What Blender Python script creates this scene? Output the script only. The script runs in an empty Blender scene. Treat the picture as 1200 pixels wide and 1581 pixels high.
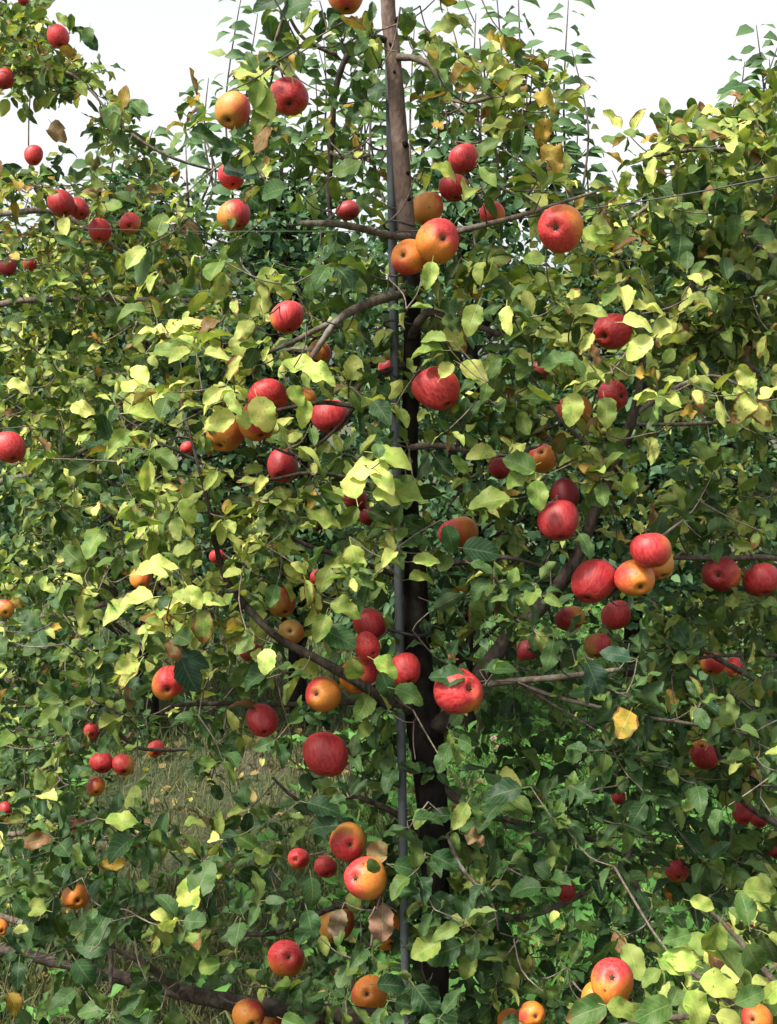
import bpy, math, random
import numpy as np
from mathutils import Vector, Matrix

# ------------------------------------------------------------------ camera, sky, sun
SC = bpy.context.scene
COL = SC.collection
F = 1903.0                       # focal length in photo pixels
PITCH = math.radians(5.7)
CAMZ = 1.6
cam_d = bpy.data.cameras.new("camera")
cam = bpy.data.objects.new("camera", cam_d)
COL.objects.link(cam)
cam.location = (0, 0, CAMZ)
cam.rotation_euler = (math.radians(90) - PITCH, 0, 0)
cam_d.sensor_fit = 'HORIZONTAL'
cam_d.sensor_width = 36.0
cam_d.lens = 36.0 * F / 1200.0
cam_d.clip_start = 0.05
cam_d.clip_end = 2000
SC.camera = cam

SUN_EL = math.radians(55)
SUN_AZ = math.radians(232)       # compass direction the light comes from, clockwise from +Y
w = bpy.data.worlds.new("World")
SC.world = w
w.use_nodes = True
nt = w.node_tree
nt.nodes.clear()
sky = nt.nodes.new('ShaderNodeTexSky')
sky.sky_type = 'NISHITA'
sky.sun_disc = False
sky.sun_elevation = SUN_EL
sky.sun_rotation = SUN_AZ
sky.air_density = 1.0
sky.dust_density = 4.0
hs = nt.nodes.new('ShaderNodeHueSaturation')
hs.inputs['Saturation'].default_value = 0.12
bg = nt.nodes.new('ShaderNodeBackground')
bg.inputs['Strength'].default_value = 0.13
wo = nt.nodes.new('ShaderNodeOutputWorld')
nt.links.new(sky.outputs[0], hs.inputs['Color'])
nt.links.new(hs.outputs[0], bg.inputs['Color'])
nt.links.new(bg.outputs[0], wo.inputs['Surface'])

sd = bpy.data.lights.new("sun", 'SUN')
sd.energy = 3.5
sd.angle = math.radians(12.0)
sd.color = (1.0, 0.94, 0.81)
sun = bpy.data.objects.new("sun", sd)
COL.objects.link(sun)
sv = Vector((math.sin(SUN_AZ) * math.cos(SUN_EL), math.cos(SUN_AZ) * math.cos(SUN_EL), math.sin(SUN_EL)))
sun.rotation_euler = sv.to_track_quat('Z', 'Y').to_euler()
sun.location = (-4, -6, 9)
SC.view_settings.view_transform = 'Standard'
SC.view_settings.look = 'None'
SC.view_settings.gamma = 1.0
SC.view_settings.exposure = 1.2
SC.cycles.max_bounces = 6
SC.cycles.transmission_bounces = 4
SC.cycles.caustics_reflective = False
SC.cycles.caustics_refractive = False

random.seed(7)
RNG = np.random.default_rng(11)

# ------------------------------------------------------------------ helpers
cp, sp_ = math.cos(PITCH), math.sin(PITCH)

def at(px, py, D):
    """photo pixel + distance along +Y -> world point"""
    a = (px - 600.0) / F
    b = -(py - 790.5) / F
    # camera axes: right=(1,0,0) fwd=(0,cp,-sp) up=(0,sp,cp)
    d = Vector((a, cp + b * sp_, -sp_ + b * cp))
    return Vector((0, 0, CAMZ)) + d * (D / d.y)

def proj(P):
    """world points (N,3) -> px, py, depth (arrays)"""
    P = np.asarray(P, float).reshape(-1, 3)
    y = P[:, 1]; z = P[:, 2] - CAMZ
    fw = y * cp - z * sp_
    up = y * sp_ + z * cp
    return 600 + F * P[:, 0] / fw, 790.5 - F * up / fw, fw

def tag(o, label=None, cat=None, group=None, kind=None):
    if label: o['label'] = label
    if cat: o['category'] = cat
    if group: o['group'] = group
    if kind: o['kind'] = kind
    return o

def empty(name, loc=(0, 0, 0)):
    o = bpy.data.objects.new(name, None)
    o.empty_display_size = 0.05
    o.location = loc
    COL.objects.link(o)
    return o

def mesh_np(name, V, faces_idx, nper, mat, parent=None, smooth=True, attrs=None):
    me = bpy.data.meshes.new(name)
    V = np.asarray(V, np.float32).reshape(-1, 3)
    faces_idx = np.asarray(faces_idx, np.int32).ravel()
    if np.isscalar(nper):
        nf = len(faces_idx) // nper
        tot = np.full(nf, nper, np.int32)
    else:
        tot = np.asarray(nper, np.int32); nf = len(tot)
    st = np.zeros(nf, np.int32); st[1:] = np.cumsum(tot)[:-1]
    me.vertices.add(len(V)); me.vertices.foreach_set('co', V.ravel())
    me.loops.add(len(faces_idx)); me.loops.foreach_set('vertex_index', faces_idx)
    me.polygons.add(nf)
    me.polygons.foreach_set('loop_start', st)
    me.polygons.foreach_set('loop_total', tot)
    me.polygons.foreach_set('use_smooth', np.full(nf, smooth, bool))
    for (an, typ, arr) in (attrs or []):
        a = me.attributes.new(an, typ, 'POINT')
        a.data.foreach_set('color' if 'COLOR' in typ else 'vector', np.asarray(arr, np.float32).ravel())
    me.update(calc_edges=True)
    me.materials.append(mat)
    o = bpy.data.objects.new(name, me)
    COL.objects.link(o)
    if parent: o.parent = parent
    return o

class Tubes:
    """collects tapered bent tubes; build() links them as one mesh"""
    def __init__(s): s.V = []; s.F = []; s.n = 0
    def add(s, pts, rad, seg=8, rough=0.0, sub=4, cap=True):
        pts = [Vector(p) for p in pts]
        P = []; R = []
        n = len(pts)
        for i in range(n - 1):
            p0 = pts[max(i - 1, 0)]; p1 = pts[i]; p2 = pts[i + 1]; p3 = pts[min(i + 2, n - 1)]
            for k in range(sub):
                t = k / sub
                q = 0.5 * ((2 * p1) + (p2 - p0) * t + (2 * p0 - 5 * p1 + 4 * p2 - p3) * t * t + (3 * p1 - p0 - 3 * p2 + p3) * t ** 3)
                P.append(q); R.append(rad[i] * (1 - t) + rad[i + 1] * t)
        P.append(pts[-1]); R.append(rad[-1])
        ref = Vector((0.31, -0.9, 0.27)).normalized()
        base = s.n
        m = len(P)
        lump = [random.uniform(-1, 1) for _ in range(m)]
        for i in range(m):
            t = (P[min(i + 1, m - 1)] - P[max(i - 1, 0)])
            t = t.normalized() if t.length > 1e-9 else Vector((0, 0, 1))
            a = t.cross(ref)
            if a.length < 1e-3: a = t.cross(Vector((1, 0, 0)))
            a.normalize(); b = t.cross(a)
            for k in range(seg):
                an = 2 * math.pi * k / seg
                r = R[i] * (1 + rough * (0.5 * lump[i] + random.uniform(-.6, .6)))
                s.V.append(P[i] + (a * math.cos(an) + b * math.sin(an)) * r)
        for i in range(m - 1):
            for k in range(seg):
                k2 = (k + 1) % seg
                s.F.append((base + i * seg + k, base + i * seg + k2, base + (i + 1) * seg + k2, base + (i + 1) * seg + k))
        s.n += m * seg
        if cap:
            for end, P_, ring in ((0, P[0], base), (1, P[-1], base + (m - 1) * seg)):
                s.V.append(P_); c = s.n; s.n += 1
                for k in range(seg):
                    k2 = (k + 1) % seg
                    s.F.append((ring + k, ring + k2, c, c) if False else (ring + k2, ring + k, c) if end == 0 else (ring + k, ring + k2, c))
        return P
    def build(s, name, mat, parent=None):
        idx = []; tot = []
        for f in s.F: idx.extend(f); tot.append(len(f))
        return mesh_np(name, [tuple(v) for v in s.V], idx, tot, mat, parent)

# ------------------------------------------------------------------ materials
def new_mat(name):
    m = bpy.data.materials.new(name); m.use_nodes = True
    t = m.node_tree; t.nodes.clear()
    return m, t
def N(t, typ, **kw):
    n = t.nodes.new(typ)
    for k, v in kw.items():
        if k.startswith('in_'): n.inputs[k[3:].replace('_', ' ')].default_value = v
        elif k.startswith('i') and k[1:].isdigit(): n.inputs[int(k[1:])].default_value = v
        else: setattr(n, k, v)
    return n
def L(t, a, b): t.links.new(a, b)
def math_n(t, op, a, b=None, clamp=False):
    n = t.nodes.new('ShaderNodeMath'); n.operation = op; n.use_clamp = clamp
    for i, x in enumerate((a, b)):
        if x is None: continue
        if isinstance(x, (int, float)): n.inputs[i].default_value = x
        else: L(t, x, n.inputs[i])
    return n.outputs[0]
def smooth(t, x, lo, hi):
    n = t.nodes.new('ShaderNodeMapRange'); n.interpolation_type = 'SMOOTHSTEP'
    L(t, x, n.inputs[0]); n.inputs[1].default_value = lo; n.inputs[2].default_value = hi
    return n.outputs[0]
def mixc(t, fac, a, b, mode='MIX'):
    n = t.nodes.new('ShaderNodeMix'); n.data_type = 'RGBA'; n.blend_type = mode
    for inp, x in ((n.inputs[0], fac), (n.inputs[6], a), (n.inputs[7], b)):
        if isinstance(x, (int, float)): inp.default_value = x
        elif isinstance(x, tuple): inp.default_value = (*x, 1) if len(x) == 3 else x
        else: L(t, x, inp)
    return n.outputs[2]

def leaf_material(name, detail=True, trans=0.25, rough=0.47):
    m, t = new_mat(name)
    out = N(t, 'ShaderNodeOutputMaterial')
    ac = N(t, 'ShaderNodeAttribute', attribute_name='leafcol')
    au = N(t, 'ShaderNodeAttribute', attribute_name='leafuv')
    sep = N(t, 'ShaderNodeSeparateXYZ'); L(t, au.outputs['Vector'], sep.inputs[0])
    u, v, rnd = sep.outputs
    col = ac.outputs['Color']
    tc = N(t, 'ShaderNodeTexCoord')
    no = N(t, 'ShaderNodeTexNoise', in_Scale=55.0, in_Detail=3.0); L(t, tc.outputs['Object'], no.inputs['Vector'])
    if detail:
        # mottling: whole leaf varies between its own colour and a greener one
        mot = smooth(t, no.outputs[0], 0.42, 0.68)
        col = mixc(t, math_n(t, 'MULTIPLY', mot, 0.8), col, mixc(t, 1.0, col, (0.42, 0.66, 0.42), 'MULTIPLY'))
        va = math_n(t, 'ABSOLUTE', v)
        # side veins run obliquely from the midrib
        ph = math_n(t, 'ADD', math_n(t, 'MULTIPLY', u, 46.0), math_n(t, 'MULTIPLY', va, -13.0))
        vein = smooth(t, math_n(t, 'SINE', ph), 0.80, 1.0)
        mid = math_n(t, 'SUBTRACT', 1.0, smooth(t, va, 0.0, 0.10))
        vv = math_n(t, 'MAXIMUM', math_n(t, 'MULTIPLY', vein, 0.35), math_n(t, 'MULTIPLY', mid, 0.6))
        col = mixc(t, math_n(t, 'MULTIPLY', vv, 0.7), col, mixc(t, 0.5, mixc(t, 1.0, col, (1.6, 1.5, 1.5), 'MULTIPLY'), (0.30, 0.34, 0.16)))
        # brown scorch creeping in from the rim, amount in alpha
        no2 = N(t, 'ShaderNodeTexNoise', in_Scale=70.0, in_Detail=4.0); L(t, tc.outputs['Object'], no2.inputs['Vector'])
        rim = math_n(t, 'MAXIMUM', va, math_n(t, 'MULTIPLY', u, 0.95))
        sc = math_n(t, 'ADD', math_n(t, 'ADD', math_n(t, 'MULTIPLY', rim, 0.75), math_n(t, 'MULTIPLY', no2.outputs[0], 0.75)), ac.outputs['Alpha'])
        br = smooth(t, sc, 1.36, 1.48)
        col = mixc(t, br, col, mixc(t, no.outputs[0], (0.10, 0.045, 0.018), (0.24, 0.12, 0.045)))
        # small blotches
        no3 = N(t, 'ShaderNodeTexNoise', in_Scale=240.0, in_Detail=1.0); L(t, tc.outputs['Object'], no3.inputs['Vector'])
        sp = smooth(t, math_n(t, 'ADD', no3.outputs[0], math_n(t, 'MULTIPLY', ac.outputs['Alpha'], 0.10)), 0.70, 0.76)
        col = mixc(t, math_n(t, 'MULTIPLY', sp, 0.7), col, (0.09, 0.05, 0.02))
    # the underside of an apple leaf is paler and duller
    geo = N(t, 'ShaderNodeNewGeometry')
    under = mixc(t, 0.22, col, (0.15, 0.19, 0.10))
    col2 = mixc(t, geo.outputs['Backfacing'], col, under)
    bs = N(t, 'ShaderNodeBsdfPrincipled', in_Roughness=rough)
    bs.inputs['Specular IOR Level'].default_value = 0.16
    L(t, col2, bs.inputs['Base Color'])
    L(t, math_n(t, 'ADD', math_n(t, 'MULTIPLY', geo.outputs['Backfacing'], 0.3), rough), bs.inputs['Roughness'])
    tr = N(t, 'ShaderNodeBsdfTranslucent')
    L(t, mixc(t, 1.0, col, (1.35, 1.45, 0.6), 'MULTIPLY'), tr.inputs['Color'])
    mx = N(t, 'ShaderNodeMixShader', i0=trans)
    L(t, bs.outputs[0], mx.inputs[1]); L(t, tr.outputs[0], mx.inputs[2])
    if detail:
        bp = N(t, 'ShaderNodeBump', in_Strength=0.35, in_Distance=0.002)
        L(t, math_n(t, 'SUBTRACT', math_n(t, 'MULTIPLY', no.outputs[0], 0.6), vv), bp.inputs['Height'])
        L(t, bp.outputs[0], bs.inputs['Normal'])
    L(t, mx.outputs[0], out.inputs[0])
    return m

def bark_material(name, c1, c2, scale=60, spots=(0.30, 0.28, 0.24), amt=0.3):
    m, t = new_mat(name)
    out = N(t, 'ShaderNodeOutputMaterial'); bs = N(t, 'ShaderNodeBsdfPrincipled', in_Roughness=0.85)
    bs.inputs['Specular IOR Level'].default_value = 0.12
    tc = N(t, 'ShaderNodeTexCoord')
    mp = N(t, 'ShaderNodeMapping'); mp.inputs['Scale'].default_value = (1, 1, 0.45)
    L(t, tc.outputs['Object'], mp.inputs[0])
    n1 = N(t, 'ShaderNodeTexNoise', in_Scale=float(scale), in_Detail=6.0, in_Roughness=0.7); L(t, mp.outputs[0], n1.inputs['Vector'])
    n2 = N(t, 'ShaderNodeTexNoise', in_Scale=scale * 0.22, in_Detail=3.0); L(t, tc.outputs['Object'], n2.inputs['Vector'])
    vo = N(t, 'ShaderNodeTexVoronoi', in_Scale=scale * 1.4); L(t, mp.outputs[0], vo.inputs['Vector'])
    c = mixc(t, smooth(t, n1.outputs[0], 0.35, 0.65), c1, c2)
    c = mixc(t, math_n(t, 'MULTIPLY', smooth(t, n2.outputs[0], 0.52, 0.66), amt), c, spots)
    L(t, c, bs.inputs['Base Color'])
    bp = N(t, 'ShaderNodeBump', in_Strength=0.7, in_Distance=0.004)
    L(t, math_n(t, 'ADD', n1.outputs[0], math_n(t, 'MULTIPLY', vo.outputs[0], 0.5)), bp.inputs['Height'])
    L(t, bp.outputs[0], bs.inputs['Normal'])
    L(t, bs.outputs[0], out.inputs[0])
    return m

M_leaf = leaf_material('apple_leaf')
M_far = leaf_material('far_leaf', detail=False, trans=0.3, rough=0.5)
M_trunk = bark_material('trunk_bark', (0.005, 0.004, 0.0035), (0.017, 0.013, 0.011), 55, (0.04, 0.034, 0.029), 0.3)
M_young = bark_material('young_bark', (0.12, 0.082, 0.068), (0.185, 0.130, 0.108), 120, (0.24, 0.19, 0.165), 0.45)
M_branch = bark_material('branch_bark', (0.075, 0.058, 0.045), (0.16, 0.13, 0.105), 110, (0.26, 0.25, 0.22), 0.45)
M_dark = bark_material('dark_branch_bark', (0.028, 0.021, 0.017), (0.07, 0.055, 0.045), 100, (0.14, 0.13, 0.11), 0.4)

def simple(name, col, rough=0.6, metal=0.0, bump=0):
    m, t = new_mat(name)
    out = N(t, 'ShaderNodeOutputMaterial'); bs = N(t, 'ShaderNodeBsdfPrincipled', in_Roughness=rough, in_Metallic=metal)
    tc = N(t, 'ShaderNodeTexCoord')
    n1 = N(t, 'ShaderNodeTexNoise', in_Scale=70.0, in_Detail=5.0); L(t, tc.outputs['Object'], n1.inputs['Vector'])
    L(t, mixc(t, n1.outputs[0], tuple(c * 0.6 for c in col), tuple(c * 1.35 for c in col)), bs.inputs['Base Color'])
    L(t, bs.outputs[0], out.inputs[0])
    return m
M_post = simple('weathered_steel', (0.075, 0.085, 0.093), 0.6, 0.15)
M_wire = simple('wire_steel', (0.045, 0.047, 0.045), 0.7, 0.1)
M_rubber = simple('black_tie', (0.015, 0.015, 0.016), 0.5)
M_sepal = simple('dry_sepal', (0.045, 0.028, 0.015), 0.9)
M_stem = simple('fruit_stem', (0.10, 0.075, 0.03), 0.8)
M_bloom = simple('dry_flower', (0.55, 0.46, 0.38), 0.9)

def apple_material():
    m, t = new_mat('apple_skin')
    out = N(t, 'ShaderNodeOutputMaterial'); bs = N(t, 'ShaderNodeBsdfPrincipled', in_Roughness=0.36)
    bs.inputs['Specular IOR Level'].default_value = 0.4
    bs.inputs['Subsurface Weight'].default_value = 0.0
    oi = N(t, 'ShaderNodeObjectInfo')
    oc = N(t, 'ShaderNodeSeparateColor'); L(t, oi.outputs['Color'], oc.inputs[0])
    cov, bias, green = oc.outputs
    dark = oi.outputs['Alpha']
    tc = N(t, 'ShaderNodeTexCoord')
    off = N(t, 'ShaderNodeVectorMath', operation='ADD'); L(t, tc.outputs['Object'], off.inputs[0])
    cmb = N(t, 'ShaderNodeCombineXYZ')
    rr = math_n(t, 'MULTIPLY', oi.outputs['Random'], 37.0)
    for i in range(3): L(t, rr, cmb.inputs[i])
    L(t, cmb.outputs[0], off.inputs[1])
    sx = N(t, 'ShaderNodeSeparateXYZ'); L(t, tc.outputs['Object'], sx.inputs[0])
    x, y, z = sx.outputs
    # angle about the axis -> streaks running from stem to eye
    mp = N(t, 'ShaderNodeMapping'); mp.inputs['Scale'].default_value = (1, 1, 0.16); L(t, off.outputs[0], mp.inputs[0])
    st = N(t, 'ShaderNodeTexNoise', in_Scale=9.0, in_Detail=5.0, in_Roughness=0.6); L(t, mp.outputs[0], st.inputs['Vector'])
    bl = N(t, 'ShaderNodeTexNoise', in_Scale=1.6, in_Detail=3.0); L(t, off.outputs[0], bl.inputs['Vector'])
    fine = N(t, 'ShaderNodeTexNoise', in_Scale=26.0, in_Detail=3.0, in_Roughness=0.7); L(t, off.outputs[0], fine.inputs['Vector'])
    s = math_n(t, 'MULTIPLY', math_n(t, 'SUBTRACT', cov, 0.5), 2.2)
    s = math_n(t, 'ADD', s, math_n(t, 'MULTIPLY', x, 0.95))
    zb = math_n(t, 'MULTIPLY', math_n(t, 'MULTIPLY', z, -1.9), math_n(t, 'SUBTRACT', bias, 0.5))
    s = math_n(t, 'ADD', s, zb)
    s = math_n(t, 'ADD', s, math_n(t, 'MULTIPLY', math_n(t, 'SUBTRACT', st.outputs[0], 0.5), 1.1))
    s = math_n(t, 'ADD', s, math_n(t, 'MULTIPLY', math_n(t, 'SUBTRACT', bl.outputs[0], 0.5), 1.2))
    s = math_n(t, 'ADD', s, math_n(t, 'MULTIPLY', math_n(t, 'SUBTRACT', fine.outputs[0], 0.5), 0.6))
    blush = smooth(t, s, -0.35, 0.45)
    ground = mixc(t, green, (0.58, 0.20, 0.028), (0.28, 0.21, 0.045))
    ground = mixc(t, math_n(t, 'MULTIPLY', smooth(t, st.outputs[0], 0.45, 0.60), 0.5), ground, (0.56, 0.09, 0.025))
    redA = mixc(t, smooth(t, math_n(t, 'ADD', st.outputs[0], math_n(t, 'MULTIPLY', fine.outputs[0], 0.3)), 0.5, 0.78), (0.40, 0.011, 0.024), (0.58, 0.065, 0.055))
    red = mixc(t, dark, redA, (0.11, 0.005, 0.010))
    c = mixc(t, blush, ground, red)
    # lenticels
    vo = N(t, 'ShaderNodeTexVoronoi', in_Scale=9.0); L(t, off.outputs[0], vo.inputs['Vector'])
    dot = math_n(t, 'SUBTRACT', 1.0, smooth(t, vo.outputs[0], 0.03, 0.12))
    c = mixc(t, math_n(t, 'MULTIPLY', dot, 0.38), c, (0.72, 0.42, 0.22))
    # brown scab marks
    sb = N(t, 'ShaderNodeTexNoise', in_Scale=3.3, in_Detail=2.0); L(t, off.outputs[0], sb.inputs['Vector'])
    c = mixc(t, math_n(t, 'MULTIPLY', smooth(t, sb.outputs[0], 0.70, 0.735), 0.85), c, (0.06, 0.035, 0.02))
    # russet in the two hollows
    rad = math_n(t, 'SQRT', math_n(t, 'ADD', math_n(t, 'MULTIPLY', x, x), math_n(t, 'MULTIPLY', y, y)))
    rus = math_n(t, 'SUBTRACT', 1.0, smooth(t, math_n(t, 'ADD', rad, math_n(t, 'MULTIPLY', fine.outputs[0], 0.12)), 0.14, 0.30))
    c = mixc(t, math_n(t, 'MULTIPLY', rus, 0.75), c, (0.15, 0.07, 0.025))
    L(t, c, bs.inputs['Base Color'])
    L(t, math_n(t, 'ADD', 0.36, math_n(t, 'MULTIPLY', fine.outputs[0], 0.22)), bs.inputs['Roughness'])
    bp = N(t, 'ShaderNodeBump', in_Strength=0.12, in_Distance=0.02)
    L(t, fine.outputs[0], bp.inputs['Height']); L(t, bp.outputs[0], bs.inputs['Normal'])
    L(t, bs.outputs[0], out.inputs[0])
    return m
M_apple = apple_material()

# ------------------------------------------------------------------ leaves
class Leaves:
    def __init__(s): s.rows = []
    def add(s, base, d, n, length, col, width=None, bend=None, fold=None, brown=0.0, wave=None, pet=0.22):
        s.rows.append((*base, *d, *n, length,
                       width if width is not None else random.uniform(.46, .74),
                       bend if bend is not None else random.uniform(0.0, 1.5) if random.random() < .8 else random.uniform(-.9, 0),
                       fold if fold is not None else random.uniform(.02, .75),
                       wave if wave is not None else random.uniform(.03, .16),
                       random.uniform(0, 6.28), pet, *col, brown))
    def build(s, name, mat, parent=None, nu=7, nv=4, stalk=True, filt=None):
        A = np.array(s.rows, float)
        if filt is not None: A = A[filt(A)]
        n = len(A)
        B = A[:, 0:3]; D = A[:, 3:6]; Nn = A[:, 6:9]
        D = D / np.linalg.norm(D, axis=1, keepdims=True)
        S = np.cross(Nn, D); S /= np.maximum(np.linalg.norm(S, axis=1, keepdims=True), 1e-6)
        Nn = np.cross(D, S)
        ln, wd, bend, fold, wave, ph, pet = [A[:, k][:, None] for k in range(9, 16)]
        col = A[:, 16:20]
        us = np.linspace(0, 1, nu + 1); vs = np.linspace(-1, 1, nv + 1)
        U, Vv = np.meshgrid(us, vs, indexing='ij'); U = U.ravel()[None]; Vv = Vv.ravel()[None]
        prof = np.sin(np.pi * np.clip(U, 0, 1) ** 0.84) ** 0.60 * (1 - 0.10 * U ** 3)
        prof = np.where(U <= 0.0, 0.02, np.where(U >= 1.0, 0.0, prof))
        W = prof * wd * 0.5
        ser = 0.045 if nu > 9 else 0.0
        W = W * (1 + 0.045 * np.sin(ph * 3 + U * 13 + Vv * 2) + ser * (np.round(U * nu) % 2 * 2 - 1))
        bu = bend * U
        bs_ = np.where(np.abs(bend) < .02, .02, bend); bu = bs_ * U
        X = np.sin(bu) / bs_
        Zb = -(1 - np.cos(bu)) / bs_
        Y = Vv * W * np.cos(fold * 0.9)
        Z = np.abs(Vv) * W * np.sin(fold) * 1.1 + wave * np.sin(ph + U * 11 + np.sign(Vv) * 1.3) * np.abs(Vv) * 0.7 * np.sin(np.pi * U)
        Y = Y + 0.06 * np.sin(ph * 2.3) * U * U           # slight sideways sweep
        X = X + pet
        P = B[:, None, :] + ln[:, :, None] * (X[:, :, None] * D[:, None, :] + Y[:, :, None] * S[:, None, :] + (Z + Zb)[:, :, None] * Nn[:, None, :])
        k = P.shape[1]
        q = []
        for i in range(nu):
            for j in range(nv):
                a = i * (nv + 1) + j
                q.append((a, a + nv + 1, a + nv + 2, a + 1))
        q = np.array(q)
        FI = (q[None] + (np.arange(n) * k)[:, None, None]).reshape(-1)
        V = P.reshape(-1, 3)
        C = np.repeat(col, k, axis=0)
        UV = np.stack([np.broadcast_to(U, (n, k)), np.broadcast_to(Vv, (n, k)), np.broadcast_to(ph / 6.28, (n, k))], -1).reshape(-1, 3)
        if stalk:
            h = 0.011
            e = np.stack([B + S * (h * ln), B - S * (h * ln), B + D * (pet * ln * 1.05) - S * (h * ln), B + D * (pet * ln * 1.05) + S * (h * ln)], 1).reshape(-1, 3)
            FI = np.concatenate([FI, np.arange(4 * n) + len(V)])
            V = np.concatenate([V, e])
            pc = col.copy(); pc[:, :3] = pc[:, :3] * .6 + np.array([.12, .10, .03]) * .4; pc[:, 3] = 0
            C = np.concatenate([C, np.repeat(pc, 4, axis=0)])
            UV = np.concatenate([UV, np.zeros((4 * n, 3))])
        return mesh_np(name, V, FI, 4, mat, parent, True, [('leafcol', 'FLOAT_COLOR', C), ('leafuv', 'FLOAT_VECTOR', UV)])

def rv(s=1.0):
    return Vector((random.gauss(0, s), random.gauss(0, s), random.gauss(0, s)))
def lerp3(a, b, t): return tuple(a[i] * (1 - t) + b[i] * t for i in range(3))
def leaf_col(y, top=0.0):
    """y: autumn yellowing of this part of the crown, with its sun and shade painted in; returns colour, brown"""
    r = random.random()
    if r < y:
        t = random.random() ** (1.6 - y)
        c = lerp3((0.130, 0.185, 0.042), (0.52, 0.53, 0.155), t)  # real yellowing, brightened so sunlit patches are part of the leaf colour
        br = random.choice((0, 0.10, 0.22, 0.34, 0.46))
    elif r < y + (1 - y) * (0.20 + .5 * min(y, .5)):
        c = lerp3((0.060, 0.108, 0.026), (0.140, 0.195, 0.048), random.random()); br = random.choice((0, 0, .12, .28)) if y > .2 else 0
    else:
        q = random.random()
        c = lerp3((0.015, 0.043, 0.017), (0.064, 0.118, 0.040), q) if y < .35 else lerp3((0.024, 0.053, 0.015), (0.082, 0.128, 0.034), q)  # low y: darker, bluer greens paint the shade of the lower crown
        br = random.choice((0, 0, 0, .1))
    if random.random() < 0.004 + 0.015 * y + .07 * top: c = lerp3((.20, .13, .03), (.42, .27, .05), random.random()); br = .4
    if random.random() < 0.004 + 0.015 * y + .03 * top: c = lerp3((.12, .065, .03), (.30, .17, .09), random.random()); br = .5
    k = random.uniform(.85, 1.15)
    return tuple(x * k for x in c), br

def rosette(lv, P, n, size, y, out, spread=1.0):
    top = max(0, min(1, (P[2] - 1.78) / .3))
    """a spur of leaves round the point P; out = the way the shoot points"""
    out = Vector(out).normalized()
    a0 = random.uniform(0, 6.28)
    t1 = out.orthogonal().normalized(); t2 = out.cross(t1)
    for k in range(n):
        an = a0 + k * 2.4
        side = t1 * math.cos(an) + t2 * math.sin(an)
        d = side * spread + out * random.uniform(.0, .9) + Vector((0, 0, random.uniform(-.55, .25)))
        d.normalize()
        nn = Vector((0, -0.10, 1.0)) + rv(.38) if random.random() < .62 else Vector((0, -.7, .6)) + rv(.45)
        if abs(nn.normalized().dot(d)) > .92: nn = nn + Vector((.5, .3, .2))
        c, br = leaf_col(y, top)
        lv.add(P + out * random.uniform(-.3, .3) * size, d, nn, size * random.uniform(.62, 1.15), c, brown=br)

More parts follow.
